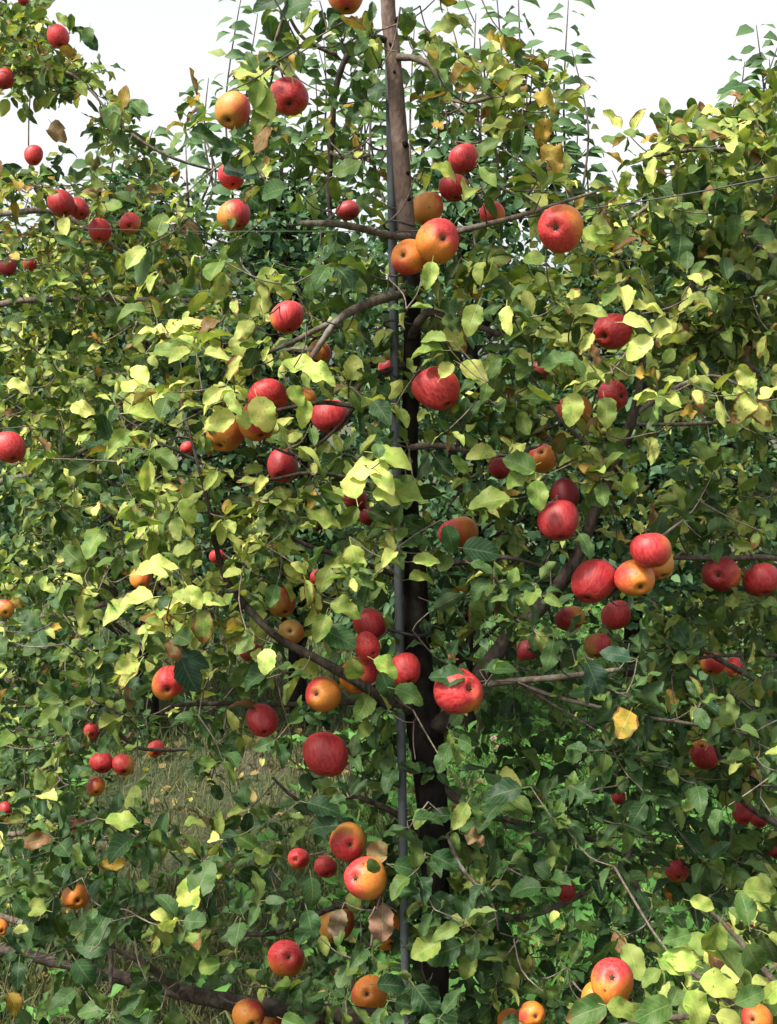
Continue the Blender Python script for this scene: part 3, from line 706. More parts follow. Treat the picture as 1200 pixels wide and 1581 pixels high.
BR = [  # each: material, [(px,py,D,w)...]
 ('b', [(634,366,2.12,13),(600,363,2.1,11),(560,353,2.08,11),(520,346,2.06,10),(490,345,2.06,10),(464,345,2.06,9)]),
 ('b', [(632,452,2.13,13),(592,461,2.05,14),(555,474,2.02,14),(522,494,2.0,12),(497,528,1.99,10),(478,556,1.99,8),(465,572,2.0,6)]),
 ('b', [(524,492,2.0,10),(490,508,2.02,9),(452,528,2.05,8),(405,548,2.08,6)]),
 ('b', [(486,541,2.0,6),(455,538,2.02,6),(432,545,2.04,5)]),
 ('d', [(635,520,2.12,14),(645,500,2.08,15),(662,483,2.06,13),(690,490,2.06,11),(735,503,2.06,9),(790,520,2.04,8),(860,515,2.05,5)]),
 ('b', [(634,380,2.13,12),(690,362,2.08,10),(740,349,2.04,9),(800,334,2.02,8),(850,318,2.02,6),(920,296,2.05,4)]),
 ('d', [(632,640,2.14,12),(590,632,2.1,9),(545,627,2.1,8),(490,622,2.12,7),(400,640,2.15,5)]),
 ('b', [(630,692,2.14,11),(668,687,2.1,10),(705,693,2.1,9),(760,705,2.1,6),(830,690,2.1,4)]),
 ('d', [(650,1115,2.12,46),(690,1112,2.10,34),(730,1060,2.08,30),(785,985,2.07,27),(840,932,2.07,25),(885,872,2.07,22),(915,800,2.07,18),(950,715,2.06,17),(975,650,2.05,15),(988,590,2.05,11),(992,520,2.07,7),(985,440,2.1,5)]),
 ('b', [(680,1085,2.12,13),(730,1062,2.08,11),(790,1052,2.04,10),(860,1046,2.0,10),(955,1034,1.98,8)]),
 ('b', [(800,1052,2.03,7),(850,1073,2.02,7),(925,1092,2.0,6),(1000,1108,2.0,6),(1080,1120,2.05,6),(1160,1134,2.1,4)]),
 ('b', [(805,1056,2.04,6),(850,1085,2.03,5),(905,1118,2.02,4)]),
 ('b', [(960,1036,2.4,6),(1020,1024,2.4,6),(1075,1016,2.42,6),(1130,1012,2.45,5),(1210,1012,2.5,4)]),
 ('d', [(640,1092,2.12,34),(600,1080,2.08,26),(545,1048,2.05,17),(490,1018,2.03,14),(430,985,2.03,12),(385,942,2.04,12),(350,895,2.04,11),(333,840,2.03,9),(322,780,2.02,7),(305,715,2.02,5),(285,640,2.05,4)]),
 ('b', [(345,915,2.04,6),(385,905,2.03,5),(425,880,2.02,4)]),
 ('d', [(625,1095,2.12,14),(560,1085,2.12,9),(490,1086,2.12,8),(420,1088,2.12,7),(350,1086,2.14,7),(265,1089,2.16,6)]),
 ('d', [(668,1590,2.12,40),(560,1572,2.14,34),(450,1560,2.16,30),(350,1546,2.2,27),(290,1534,2.22,25),(220,1518,2.25,22),(150,1500,2.3,20),(90,1486,2.35,18),(20,1470,2.4,16),(-80,1450,2.5,12)]),
 ('b', [(272,1526,2.2,14),(245,1505,2.16,13),(215,1482,2.12,11),(178,1466,2.1,9),(165,1450,2.08,6)]),
 ('b', [(172,1468,2.1,7),(171,1500,2.08,7),(168,1530,2.06,6),(140,1548,2.05,5)]),
 ('b', [(-30,1405,2.35,10),(30,1424,2.33,10),(80,1440,2.31,9),(135,1456,2.3,7)]),
 ('d', [(600,62,2.13,12),(565,58,2.1,10),(540,80,2.1,9),(520,130,2.1,9),(513,200,2.1,9),(508,300,2.12,8),(513,352,2.12,5)]),
 ('b', [(510,235,2.1,6),(535,245,2.09,6),(570,240,2.09,5)]),
 ('b', [(520,85,2.1,7),(470,60,2.08,5),(445,20,2.06,5),(438,-20,2.05,4)]),
 ('b', [(440,18,2.06,5),(428,55,2.06,5),(420,85,2.07,4),(440,115,2.07,3)]),
 ('b', [(614,88,2.12,12),(640,90,2.1,10),(665,102,2.08,9),(678,130,2.08,7),(682,160,2.1,6),(676,215,2.1,4)]),
 ('b', [(678,150,2.1,5),(720,158,2.06,6),(760,150,2.03,6),(805,138,2.02,5),(845,150,2.03,3)]),
 ('b', [(700,160,2.08,5),(730,185,2.05,5),(760,215,2.04,5),(770,260,2.05,4)]),
 ('b', [(590,1375,1.96,5),(584,1400,1.94,7),(578,1430,1.93,6),(573,1462,1.93,5)]),
 ('b', [(690,1288,2.0,5),(710,1335,1.97,7),(738,1370,1.96,6),(762,1400,1.96,4),(770,1440,1.97,3)]),
 ('b', [(665,1400,2.12,16),(760,1420,2.2,13),(860,1400,2.2,11),(955,1340,2.2,9),(975,1290,2.2,8),(968,1210,2.2,5)]),
 ('b', [(975,1345,2.1,9),(985,1375,2.08,11),(1003,1410,2.06,8)]),
 ('d', [(664,1200,2.12,16),(730,1250,2.1,12),(800,1270,2.1,10),(880,1285,2.12,8),(960,1320,2.15,6)]),
 ('d', [(664,1390,2.12,16),(600,1400,2.1,11),(520,1400,2.1,9),(430,1440,2.1,8),(330,1440,2.1,6)]),
 ('d', [(658,1290,2.12,14),(600,1250,2.1,10),(540,1230,2.1,8),(470,1240,2.12,6),(420,1200,2.14,4)]),
 ('d', [(636,560,2.14,11),(560,590,2.12,8),(540,640,2.12,6),(470,700,2.1,5),(420,690,2.1,4)]),
 ('d', [(640,900,2.14,13),(590,880,2.12,9),(530,860,2.08,8),(470,840,2.06,7),(400,800,2.05,5),(300,790,2.04,4)]),
 ('d', [(630,780,2.15,11),(560,745,2.1,8),(480,730,2.06,6),(380,740,2.04,5),(240,680,2.04,4)]),
 ('d', [(640,860,2.14,12),(700,870,2.1,9),(780,860,2.06,7),(850,880,2.05,5)]),
 ('b', [(885,870,2.07,9),(940,920,2.04,8),(975,870,2.02,7),(1020,830,2.02,5),(1060,800,2.02,4)]),
 ('b', [(950,715,2.06,9),(900,680,2.04,7),(860,640,2.02,5),(820,580,2.02,4)]),
 ('b', [(980,640,2.05,8),(1040,600,2.05,7),(1100,580,2.05,5),(1150,600,2.06,4)]),
 ('b', [(975,655,2.1,6),(1060,655,2.15,6),(1130,650,2.2,5)]),
]
SEG = []      # points along the main tree's wood, for twigs to start from
for kind, pts in BR:
    tb = Tubes()
    P = px_branch(tb, pts, 10, .13, 5)
    child_of(tb.build('branch', M_dark if kind == 'd' else M_branch), main)
    for q in P: SEG.append(tuple(q))
for yy in range(-40, 1581, 40):
    xs = np.interp(yy, [-40, 0, 150, 300, 400, 500, 640, 760, 900, 1100, 1300, 1581], [596, 599, 612, 622, 634, 637, 632, 630, 641, 655, 671, 668])
    SEG.append(tuple(at(float(xs), yy, 2.12)))
SEG = np.array(SEG)

def grid(txt): return np.array([[int(c) for c in r.split()] for r in txt.strip().splitlines()], float)
DENS = grid("""
0 0 0 0 4 4 5 3 0 0 0 0
0 0 0 3 4 4 5 4 4 0 0 0
0 0 0 1 3 3 3 5 4 0 0 0
0 0 1 3 4 3 3 5 6 4 1 0
0 1 2 3 5 4 6 6 6 6 3 0
0 1 4 5 6 4 5 6 7 9 4 1
0 1 6 7 7 5 5 6 7 7 4 3
0 1 6 6 6 7 5 7 7 5 2 1
0 2 6 7 6 6 5 7 7 4 2 0
1 4 7 8 6 6 4 7 8 5 2 0
1 4 5 6 6 6 4 5 6 6 4 2
2 3 1 2 5 5 3 2 5 7 4 3
3 4 2 1 3 6 5 5 8 8 4 2
4 5 4 4 5 6 6 7 8 7 4 1
6 7 6 6 6 8 7 8 7 7 5 4
2 2 1 2 7 8 7 8 6 3 6 6
""")
YEL = grid("""
3 3 3 3 3 2 3 5 5 3 3 3
3 3 3 5 4 1 2 5 8 5 3 3
3 3 3 3 2 2 3 4 7 5 4 4
3 3 3 3 3 2 4 4 5 5 4 4
3 4 5 5 5 2 3 4 5 6 5 4
4 5 7 7 6 3 4 4 6 8 7 6
4 5 7 8 7 4 2 3 5 7 6 8
3 4 6 7 7 7 2 4 5 5 3 3
3 4 7 6 7 7 2 2 2 2 2 2
2 5 8 8 6 5 2 2 1 1 2 2
2 2 3 3 4 4 2 1 1 1 1 2
2 1 1 1 1 0 0 1 0 0 1 2
2 2 1 2 1 1 1 1 0 0 0 1
1 1 2 3 1 1 1 2 1 0 0 1
0 0 1 2 1 1 1 3 1 0 1 3
0 0 1 1 1 1 0 2 1 1 2 3
""")
def look(G, px, py):
    x = min(max(px / 100 - .5, 0), 10.999); y = min(max(py / 100 - .5, 0), 14.999)
    i, j = int(x), int(y); fx, fy = x - i, y - j
    return (G[j, i] * (1 - fx) * (1 - fy) + G[j, i + 1] * fx * (1 - fy) + G[j + 1, i] * (1 - fx) * fy + G[j + 1, i + 1] * fx * fy)

lv = Leaves(); tw = Tubes()
def crosses_fruit(A, B):
    for t in (.1, .3, .5, .7, .9, 1):
        q = A.lerp(B, t); x, y, fw = proj(q)
        dd = np.hypot(x[0] - AX[:, 0], y[0] - AX[:, 1])
        if np.any((dd < AX[:, 2] * 1.0) & (AX[:, 3] > fw[0] - .05) & (AX[:, 4] > .45)): return True
    return False
class Wood:
    def __init__(s, seg):
        s.P = np.zeros((len(seg) + 4000, 3)); s.P[:len(seg)] = seg; s.n = len(seg); s.n0 = s.n
    def near(s, P): 
        d2 = ((s.P[:s.n] - np.array(P)) ** 2).sum(1); k = int(np.argmin(d2)); return Vector(s.P[k]), math.sqrt(d2[k])
    def grow(s, A, B):
        for t in (.4, .7, 1.0):
            s.P[s.n] = A.lerp(B, t); s.n += 1
def spur(lv, tw, P, y, size, n, W):
    A, dist = W.near(P)
    out = (Vector(P) - A)
    out = out.normalized() if out.length > .01 else Vector((0, 0, 1))
    out = (out + Vector((0, -.35, .45)) + rv(.25)).normalized()
    if dist > .02 and not crosses_fruit(A, Vector(P)):
        bez_twig(tw, A, P, .0012 + .0035 * min(dist, .4), .0010); W.grow(A, Vector(P))
    rosette(lv, Vector(P), n, size, y, out)
    # a few leaves along the twig
    if dist > .12:
        for _ in range(int(dist * 14)):
            t = random.uniform(.35, .95); q = A.lerp(Vector(P), t)
            c, br = leaf_col(y)
            d = (rv(1) + Vector((0, -.3, 0))).normalized()
            lv.add(q, d, Vector((0, -.35, .9)) + rv(.4), size * random.uniform(.6, 1.0), c, brown=br)
n_sp = 0
cand = []
while n_sp < 1450:
    px = random.uniform(-60, 1260); py = random.uniform(-80, 1640)
    dn = look(DENS, px, py)
    if random.random() > dn / 9.0: continue
    D = random.triangular(1.82, 2.45, 2.05)
    P = at(px, py, D)
    y = look(YEL, px, py) / 10
    if D > 2.2: y *= .6
    cand.append((P, y)); n_sp += 1
WD = Wood(SEG)
cand.sort(key=lambda c: WD.near(c[0])[1])
for P, y in cand: spur(lv, tw, P, y, random.uniform(.032, .057), random.choice((3, 4, 5, 6, 7)), WD)

# leaves picked out one by one in the photo: px, py of the blade's middle, length px, angle of the tip (deg, 0 = right, 90 = up), D, colour code, foreshortening 0..1, brown
Y1 = (.56, .57, .17); Y2 = (.36, .41, .10); Y3 = (.19, .24, .055); G1 = (.022, .055, .022); G2 = (.035, .082, .028); G3 = (.08, .135, .04)
OR = (.38, .26, .05); BN = (.24, .15, .08); PK = (.24, .15, .105); BG = (.032, .068, .048)
HERO = [
 (567,722,70,200,1.9,Y1,.5,0),(545,745,60,100,1.9,Y1,.2,.1),(592,742,55,-60,1.88,Y1,.3,0),(610,703,70,-10,1.9,Y2,.7,0),(584,692,32,95,1.86,G3,.2,0),(625,760,70,-25,1.92,Y3,.6,0),(598,765,50,-20,1.9,Y1,.6,0),
 (548,870,62,-80,1.9,Y2,.1,.35),(500,895,45,-110,1.95,Y3,.2,.1),
 (410,432,55,-100,1.95,Y3,.3,.2),(440,440,45,-70,1.95,Y2,.4,.2),(495,575,62,-12,1.88,Y1,.55,.1),(460,560,60,150,1.9,Y2,.5,.1),
 (405,640,64,-75,1.87,Y1,.15,.3),(470,640,48,-95,1.9,Y2,.2,.1),(335,650,60,200,1.9,Y1,.3,.2),(330,612,66,170,1.9,Y1,.7,.1),(355,605,55,10,1.93,Y1,.7,.1),(458,610,40,-60,1.9,Y2,.3,0),
 (690,570,40,60,1.94,Y1,.3,.1),(655,540,58,170,1.94,Y3,.5,.2),(735,575,58,-40,1.95,Y2,.4,.1),(668,525,46,140,1.95,Y3,.4,.25),
 (664,425,46,-100,1.94,Y2,.1,.15),(728,492,56,-110,1.92,Y3,.1,.3),(700,500,40,-30,2.0,G3,.2,0),
 (885,522,64,175,2.02,Y1,.5,.2),(990,497,60,40,1.9,Y1,.5,.1),(985,535,55,-140,1.89,Y1,.2,.15),(1005,475,55,10,1.95,Y2,.6,.1),(1005,578,50,-5,1.9,OR,.5,.45),(905,580,60,170,1.92,Y2,.6,.2),(860,555,66,150,1.92,G3,.6,0),(885,632,56,-95,1.9,Y2,.05,.2),(938,636,52,-85,1.88,Y3,.05,.28),
 (1085,462,45,20,1.95,Y1,.6,.3),(1150,630,60,-120,1.9,Y1,.1,.45),(1175,640,52,-50,1.92,Y1,.1,.45),(1130,605,40,130,1.95,Y3,.3,.3),(1065,637,34,20,1.95,OR,.4,.3),(970,750,44,-90,1.95,Y2,.05,.1),
 (800,715,60,150,1.95,G3,.3,0),(830,765,50,-85,1.93,Y3,.1,.15),(800,730,60,-150,1.95,Y3,.4,.1),(755,770,70,170,1.95,Y3,.5,.1),(920,760,56,-60,1.96,G3,.3,0),
 (696,835,52,-75,1.92,G2,.1,0),(745,850,64,-15,1.95,G1,.3,0),(640,840,52,165,1.95,G2,.6,0),(660,865,48,10,1.93,Y2,.7,.2),(655,890,50,15,1.93,Y3,.7,.1),
 (690,1045,60,165,1.93,G2,.5,0),(775,1030,50,0,1.95,G2,.5,0),
 (548,1040,50,-80,1.9,Y3,.05,.3),(598,1030,50,-35,1.9,Y2,.4,.05),(635,1070,56,-20,1.92,G3,.4,.2),(597,1060,50,-70,1.95,G2,.2,0),(535,940,56,-20,1.95,Y3,.6,.05),(497,970,50,-100,1.93,Y3,.3,0),(525,985,60,-40,1.94,G2,.3,.2),
 (420,920,40,-110,1.93,G3,.2,0),(410,1020,46,-100,1.88,Y1,.3,.1),(390,1045,60,200,1.9,G2,.4,0),
 (275,960,46,-100,1.92,Y2,.2,.45),(312,970,56,-95,1.9,Y3,.05,.5),(268,925,50,150,1.92,Y1,.4,.2),(330,925,46,20,1.95,Y1,.3,.3),(300,920,46,-60,1.9,Y2,.3,.3),(245,880,66,25,1.92,Y1,.6,0),(180,945,62,215,1.95,Y1,.6,0),(210,925,56,170,1.94,Y1,.6,.1),
 (290,1045,66,-70,1.93,BG,.1,0),(300,1020,56,-30,1.96,BG,.4,0),
 (590,1428,64,-88,1.92,PK,.3,.15),(520,1427,50,-110,1.95,PK,.3,.2),(585,1312,58,75,1.95,BN,.4,.1),(735,1295,40,-20,1.95,BN,.6,.2),
 (578,1340,36,-60,1.86,G3,.1,0),(635,1340,58,-10,1.92,G2,.25,0),(625,1375,50,-10,1.92,G2,.4,0),(690,1330,52,-30,1.94,G1,.3,0),(690,1400,60,-40,1.95,G1,.3,0),(650,1395,60,-60,1.96,G1,.4,0),
 (775,1222,66,175,1.95,G1,.4,0),(665,1258,54,10,1.95,G2,.6,0),(710,1260,50,-120,1.95,Y3,.2,.2),(660,1550,70,-60,1.9,G1,.1,0),(610,1520,60,10,1.9,G1,.3,0),(680,1470,70,200,1.92,G2,.5,.2),(655,1465,60,210,1.9,Y3,.5,.2),(720,1495,50,-110,1.93,Y3,.2,.2),
 (290,1380,60,100,1.95,Y2,.3,.1),(312,1355,66,80,1.96,G3,.3,.1),(295,1400,44,-80,1.95,Y3,.3,0),(245,1310,50,100,2.0,Y3,.3,0),(190,1270,60,5,1.97,Y2,.6,0),
 (140,1460,60,160,1.92,G2,.2,0),(155,1430,60,80,1.92,G2,.3,0),(130,1505,56,-60,1.92,G2,.3,0),(50,1400,50,160,2.0,Y3,.3,0),(60,1360,50,100,2.0,G3,.2,0),(35,1405,44,-60,2.0,G2,.4,0),(140,1560,52,190,1.9,G3,.3,0),
 (480,1430,54,-80,1.95,G2,.3,.1),(500,1245,60,-20,1.95,G1,.5,0),(495,1275,60,180,1.95,G1,.5,0),(920,1050,60,-70,1.9,BG,.2,0),(950,1010,50,150,1.93,BG,.3,0),
 (895,1340,62,-80,1.98,G1,.1,.1),(808,1368,60,180,1.97,G2,.5,0),(850,1280,56,170,1.98,G2,.4,.05),
 (785,125,56,-60,1.93,Y3,.2,.3),(720,115,58,-55,1.95,Y2,.2,.3),(680,90,58,-80,1.97,Y3,.2,.2),(690,40,60,200,1.97,Y3,.5,.1),(718,30,50,20,1.98,Y2,.6,.3),(845,155,50,-40,1.94,OR,.4,.3),(800,130,44,60,1.95,BN,.4,.3),(855,240,52,-60,1.95,OR,.3,.3),(838,205,50,-100,1.96,OR,.3,.4),(770,60,40,20,1.96,OR,.6,.3),
 (680,145,58,-90,1.96,G2,.1,.1),(395,130,60,40,1.94,Y3,.3,.2),(410,160,54,-60,1.94,Y2,.2,.3),(400,185,50,-120,1.95,Y3,.3,.3),(380,110,54,150,1.95,Y2,.5,.4),(450,5,60,180,1.95,G2,.3,0),(415,0,60,200,1.96,G1,.3,0),
 (935,345,50,30,1.95,Y3,.1,.3),(920,365,46,-30,1.94,Y2,.2,.3),(690,262,50,-30,1.96,Y2,.6,.3),
 (370,265,56,-30,2.2,BG,.4,0),(395,310,60,-50,2.25,G1,.3,0),(265,540,60,20,1.96,Y3,.5,.1),(230,635,64,15,1.95,Y2,.5,.3),(185,680,46,230,1.97,Y3,.2,.1),(215,575,50,120,1.96,Y1,.3,0),(205,590,44,60,1.96,Y1,.4,.1),(130,630,44,10,2.2,Y1,.6,0),
 (270,500,38,80,2.0,Y1,.1,0),(300,498,44,-5,2.0,Y1,.6,0),(235,512,46,190,2.0,Y1,.5,0),(290,520,46,-60,2.0,Y2,.3,0),(290,790,46,-70,1.95,Y2,.2,.1),(280,845,42,200,1.95,Y3,.3,.3),(430,775,62,-10,1.95,Y1,.6,.1),(400,800,60,190,1.95,Y2,.6,.1),(505,800,60,25,1.95,Y2,.5,0),
]
def hero(lv, row, scale=1.0):
    (px, py, ln, ang, D, c, fs, br) = row
    a = math.radians(ang)
    crisp = c in (BN, PK, OR)
    fs = min(.95, fs + random.uniform(0, .28)) if not crisp else fs
    tilt = math.radians(75) * fs
    d_img = Vector((math.cos(a), 0, math.sin(a)))
    C = at(px, py, D)
    # blade normal: faces the camera, leaned up toward the sky by 'fs'
    nn = Vector((0, -1, 0)) * math.cos(tilt) + Vector((0, 0, 1)) * math.sin(tilt) + rv(.10)
    d = d_img.copy()
    if fs > .35: d = Vector((math.cos(a), -.45 * fs * random.choice((1, .6, -.3)), math.sin(a) * .75))
    d = d - nn * d.dot(nn) / nn.length_squared
    d.normalize()
    Ln = ln * D / F * (.98 if D > 1.7 else .86)
    B = C - d * Ln * .72
    lv.add(B, d, nn, Ln, tuple(x * random.uniform(.93, 1.07) for x in c), width=random.uniform(.60, .74), bend=random.uniform(.2, 1.15), fold=random.uniform(.08, .6), wave=random.uniform(.25, .5) if crisp else random.uniform(.04, .2), brown=br)
    return B
hl = Leaves()
for h in HERO:
    B = hero(hl, h)
    A, dist = WD.near(B)
    if dist < .12 and not crosses_fruit(A, Vector(B)): bez_twig(tw, A, B, .0012, .0010)
def filt_main(A): return leaf_filter()(A)
A_ = np.array(lv.rows); keep = filt_main(A_)
lv.rows = [r for r, k in zip(lv.rows, keep) if k] + hl.rows
tag(child_of(tw.build('twigs', M_branch), main), kind='stuff')
child_of(lv.build('foliage', M_leaf, None, 12, 4), main)

# apple stalk twigs: fruit of this tree hangs from its wood
for (root, P, R) in APPLE_ROOT:
    if P.y < 2.55:
        M3 = root.rotation_euler.to_matrix()
        T = P + M3 @ Vector((.15, .03, 1.2)) * R
        A, dist = WD.near(T)
        if dist < .45 and not (dist > .09 and crosses_fruit(A, T.lerp(A, .25))):
            tw = Tubes(); bez_twig(tw, A, T, .0022, .0016)
            child_of(tw.build('fruit_spur', M_branch), main)

# ---- neighbours in the row and the corner tree
def near_tree(label, trunk, branches, boxes, n, size, seed, far_y=1.0, heroes=(), D_rng=(2.4, 3.4), fruit_D=None):
    random.seed(seed)
    foot = Vector((trunk[0][0], trunk[0][1], 0))
    root = empty('apple_tree', foot)
    tag(root, label, 'apple tree', 'apple trees of the orchard')
    tb = Tubes(); P = tb.add([Vector(p[:3]) for p in trunk], [p[3] for p in trunk], 12, .1, 5)
    child_of(tb.build('trunk', M_trunk), root)
    seg = [tuple(q) for q in P]
    for pts in branches:
        tb = Tubes(); P = px_branch(tb, pts, 8, .1, 5); child_of(tb.build('branch', M_branch), root)
        seg += [tuple(q) for q in P]
    seg = np.array(seg)
    lv = Leaves(); tw = Tubes()
    k = 0; cand = []
    tot = sum(b[4] for b in boxes)
    while k < n:
        r = random.uniform(0, tot)
        for b in boxes:
            r -= b[4]
            if r <= 0: break
        px = random.gauss(b[0], b[2] * .55); py = random.gauss(b[1], b[3] * .55)
        D = random.uniform(*(b[6] if len(b) > 6 else D_rng))
        P = at(px, py, D)
        if P.z < .12: continue
        cand.append((P, b[5])); k += 1
    wd = Wood(seg)
    cand.sort(key=lambda c: wd.near(c[0])[1])
    for P, y in cand: spur(lv, tw, P, y, size * random.uniform(.75, 1.15), random.choice((4, 5, 6, 7)), wd)
    hl = Leaves()
    for h in heroes: hero(hl, h)
    keep = leaf_filter()(np.array(lv.rows))
    lv.rows = [r for r, q in zip(lv.rows, keep) if q] + hl.rows
    tag(child_of(tw.build('twigs', M_branch), root), kind='stuff')
    child_of(lv.build('foliage', M_leaf, None, 9, 4), root)
    return root

# left neighbour: boxes = (px, py, half width, half height, weight, yellowness)
near_tree("apple tree filling the left edge, its twigs reaching into the sky at top left",
  [(-1.18, 3.1, -.05, .05), (-1.16, 3.1, .6, .042), (-1.12, 3.1, 1.3, .035), (-1.1, 3.08, 2.0, .028), (-1.09, 3.05, 2.7, .02)],
  [[(-100,520,3.1,16),(0,470,3.0,11),(100,462,2.95,9),(220,462,2.9,8),(330,465,2.9,6),(390,463,2.85,4)],
   [(-100,760,3.1,16),(20,740,3.0,11),(120,700,3.0,8),(230,640,3.0,5)],
   [(-100,1000,3.1,16),(20,960,3.05,11),(140,940,3.0,8),(240,900,3.0,5)],
   [(-110,150,3.1,12),(-30,90,3.0,8),(30,45,2.95,6),(70,25,2.95,4)],
   [(-40,90,3.0,9),(20,100,2.95,7),(100,110,2.95,5),(140,140,2.92,4),(170,175,2.9,4),(215,215,2.9,5),(270,245,2.9,5),(340,265,2.95,3)],
   [(50,110,2.95,2.5),(45,170,2.95,2.2),(44,225,2.95,2)],
   [(-100,340,3.1,14),(0,330,3.0,10),(90,330,3.0,8),(190,390,3.0,5)],
   [(-100,1160,3.3,18),(40,1170,3.5,14),(130,1150,3.6,13),(165,1118,3.6,9),(215,1155,3.7,6),(300,1157,3.8,5)],
   [(-100,1300,3.1,14),(0,1290,3.0,10),(100,1280,2.9,8),(160,1260,2.9,4)],
  ],
  [(30,70,60,70,24,.35),(70,110,80,30,10,.4),(180,190,35,40,5,.3),(40,280,50,30,6,.5),(100,270,120,40,5,.3),(170,350,110,50,11,.45),(230,1130,60,40,3,.1),(60,400,110,60,18,.5),(230,440,130,50,16,.45),
   (60,520,110,70,20,.4),(100,640,130,90,24,.45),(60,760,110,80,18,.25),(90,880,130,80,20,.4),(60,1000,110,80,22,.25),(130,1080,130,60,16,.15),(50,1200,80,80,20,.15),(70,1310,90,60,16,.08),(230,560,80,80,5,.5),(290,360,60,50,5,.3),(250,265,60,25,3,.25)],
  1050, .045, 21, D_rng=(2.7, 3.7),
  heroes=[(240*.33+60,62,34,-60,2.8,G2,.2,.2),(88,202,40,-60,2.8,BN,.4,.25),(135,55,30,-100,2.8,G3,.1,.3),(95,132,48,170,2.8,G2,.5,0),(125,137,30,-60,2.8,Y3,.2,.1),(75,155,30,-110,2.8,Y3,.3,.1),(182,102,26,0,2.8,G2,.5,.1),(148,105,30,200,2.8,Y3,.6,.1),(152,130,30,10,2.8,Y3,.5,.2),
          (172,180,52,-80,2.75,G3,.15,.25),(185,215,44,-60,2.76,G3,.3,.3),(215,165,38,-60,2.8,G3,.5,.3),(105,620,0.1,0,2.8,Y1,.5,0),(30,595,40,10,2.7,Y1,.5,.1),(90,428,40,60,2.7,Y3,.2,.1)])

near_tree("apple tree filling the right edge, its crown rising against the white sky",
  [(.98, 2.75, -.05, .05), (.97, 2.75, .6, .042), (.95, 2.74, 1.3, .035), (.93, 2.72, 1.75, .028), (.92, 2.7, 2.15, .016)],
  [[(1270,900,2.5,13),(1200,863,2.4,9),(1120,862,2.35,9),(1040,861,2.35,7)],
   [(1270,350,2.6,13),(1180,250,2.5,9),(1100,230,2.45,7),(1010,240,2.4,5)],
   [(1270,480,2.6,13),(1120,330,2.5,8),(1040,300,2.45,8),(985,330,2.4,6),(958,348,2.4,4)],
   [(1270,640,2.6,14),(1150,560,2.5,9),(1080,470,2.5,7),(1060,380,2.5,5)],
   [(1270,1100,2.6,14),(1150,1040,2.6,10),(1050,980,2.6,7),(1010,930,2.6,4)],
   [(1270,1300,2.6,14),(1150,1240,2.6,10),(1090,1120,2.6,7),(1030,1050,2.6,4)],
   [(1270,1440,2.6,14),(1150,1400,2.6,10),(1080,1330,2.6,7),(1060,1260,2.6,4)]],
  [(1160,200,60,40,10,.5),(1060,230,70,40,9,.5),(1120,300,100,50,14,.4),(1010,340,80,50,8,.4),(1100,400,110,70,20,.3),(1150,500,90,70,17,.35),(1060,520,80,60,9,.4),(1150,620,80,60,10,.4),
   (1160,760,80,60,7,.25),(1100,820,90,60,9,.4),(1060,760,60,50,2,.3),(1150,960,90,60,12,.35),(1060,960,80,50,8,.3),(1110,1080,100,60,14,.3),(1040,1180,80,60,8,.25),(1160,1180,70,60,12,.3),(1160,1330,80,50,12,.15),(1070,1350,80,50,7,.15),(1000,1080,80,50,7,.2)],
  700, .050, 33, D_rng=(2.25, 2.95),
  heroes=[(1135,130,56,175,2.35,G2,.7,.1),(1060,205,54,-30,2.3,Y3,.4,.35),(1015,230,46,175,2.3,Y2,.6,.15),(1095,190,46,10,2.3,Y3,.3,.3),(1165,180,50,10,2.3,Y3,.5,.3),(1130,205,40,40,2.3,Y2,.3,.2),(1175,235,46,-20,2.3,Y3,.4,.3),
          (1020,350,52,-80,2.3,G2,.1,0),(1050,385,56,-100,2.3,G2,.1,0),(1080,300,56,-80,2.3,G1,.1,0),(1120,310,50,-60,2.3,G2,.3,0),(1135,350,46,-100,2.3,G3,.2,.2),(1185,360,46,10,2.3,G3,.2,.2),(1100,565,56,-20,2.3,G1,.3,.1)])

near_tree("apple tree reaching in at the bottom right corner with large pale leaves",
  [(.82, 1.5, -.05, .045), (.80, 1.5, .4, .036), (.77, 1.5, .75, .03), (.74, 1.5, 1.05, .02)],
  [[(1430,1700,1.5,24),(1300,1640,1.5,18),(1180,1590,1.5,14),(1060,1570,1.55,10),(930,1590,1.65,7)],
   [(1300,1640,1.5,14),(1200,1520,1.5,11),(1130,1440,1.52,8),(1090,1400,1.52,5)],
   [(1180,1590,1.5,10),(1080,1510,1.55,8),(1030,1480,1.55,5)]],
  [(1120,1480,80,50,8,.5),(1150,1560,90,50,12,.6),(1040,1570,90,25,5,.5),(1190,1420,40,40,4,.35)],
  40, .050, 45, D_rng=(1.5, 1.75),
  heroes=[(1100,1452,76,-110,1.45,Y3,.05,.15),(1168,1485,76,-60,1.45,G3,.1,.1),(1045,1448,60,190,1.47,G3,.4,.1),(1050,1480,64,150,1.46,Y2,.4,.05),(1115,1520,84,10,1.44,Y2,.4,.25),(1040,1492,56,-40,1.46,Y2,.3,.0),
          (1175,1375,72,20,1.47,Y3,.3,.25),(1150,1395,70,100,1.48,G3,.2,.05),(1085,1395,50,-20,1.5,Y2,.4,.1),(1080,1560,80,-70,1.42,Y2,.2,.25),(1160,1540,70,30,1.42,G3,.4,.2),(1195,1530,60,60,1.44,Y2,.3,.3),
          (1010,1560,84,200,1.45,G3,.4,.2),(905,1562,84,200,1.5,G3,.5,.35),(965,1560,70,-10,1.48,Y3,.5,.3),(1045,1535,50,70,1.45,G3,.2,.0),(1190,1420,60,0,1.5,G3,.4,.1),(1130,1575,60,-20,1.42,Y2,.3,.1)])

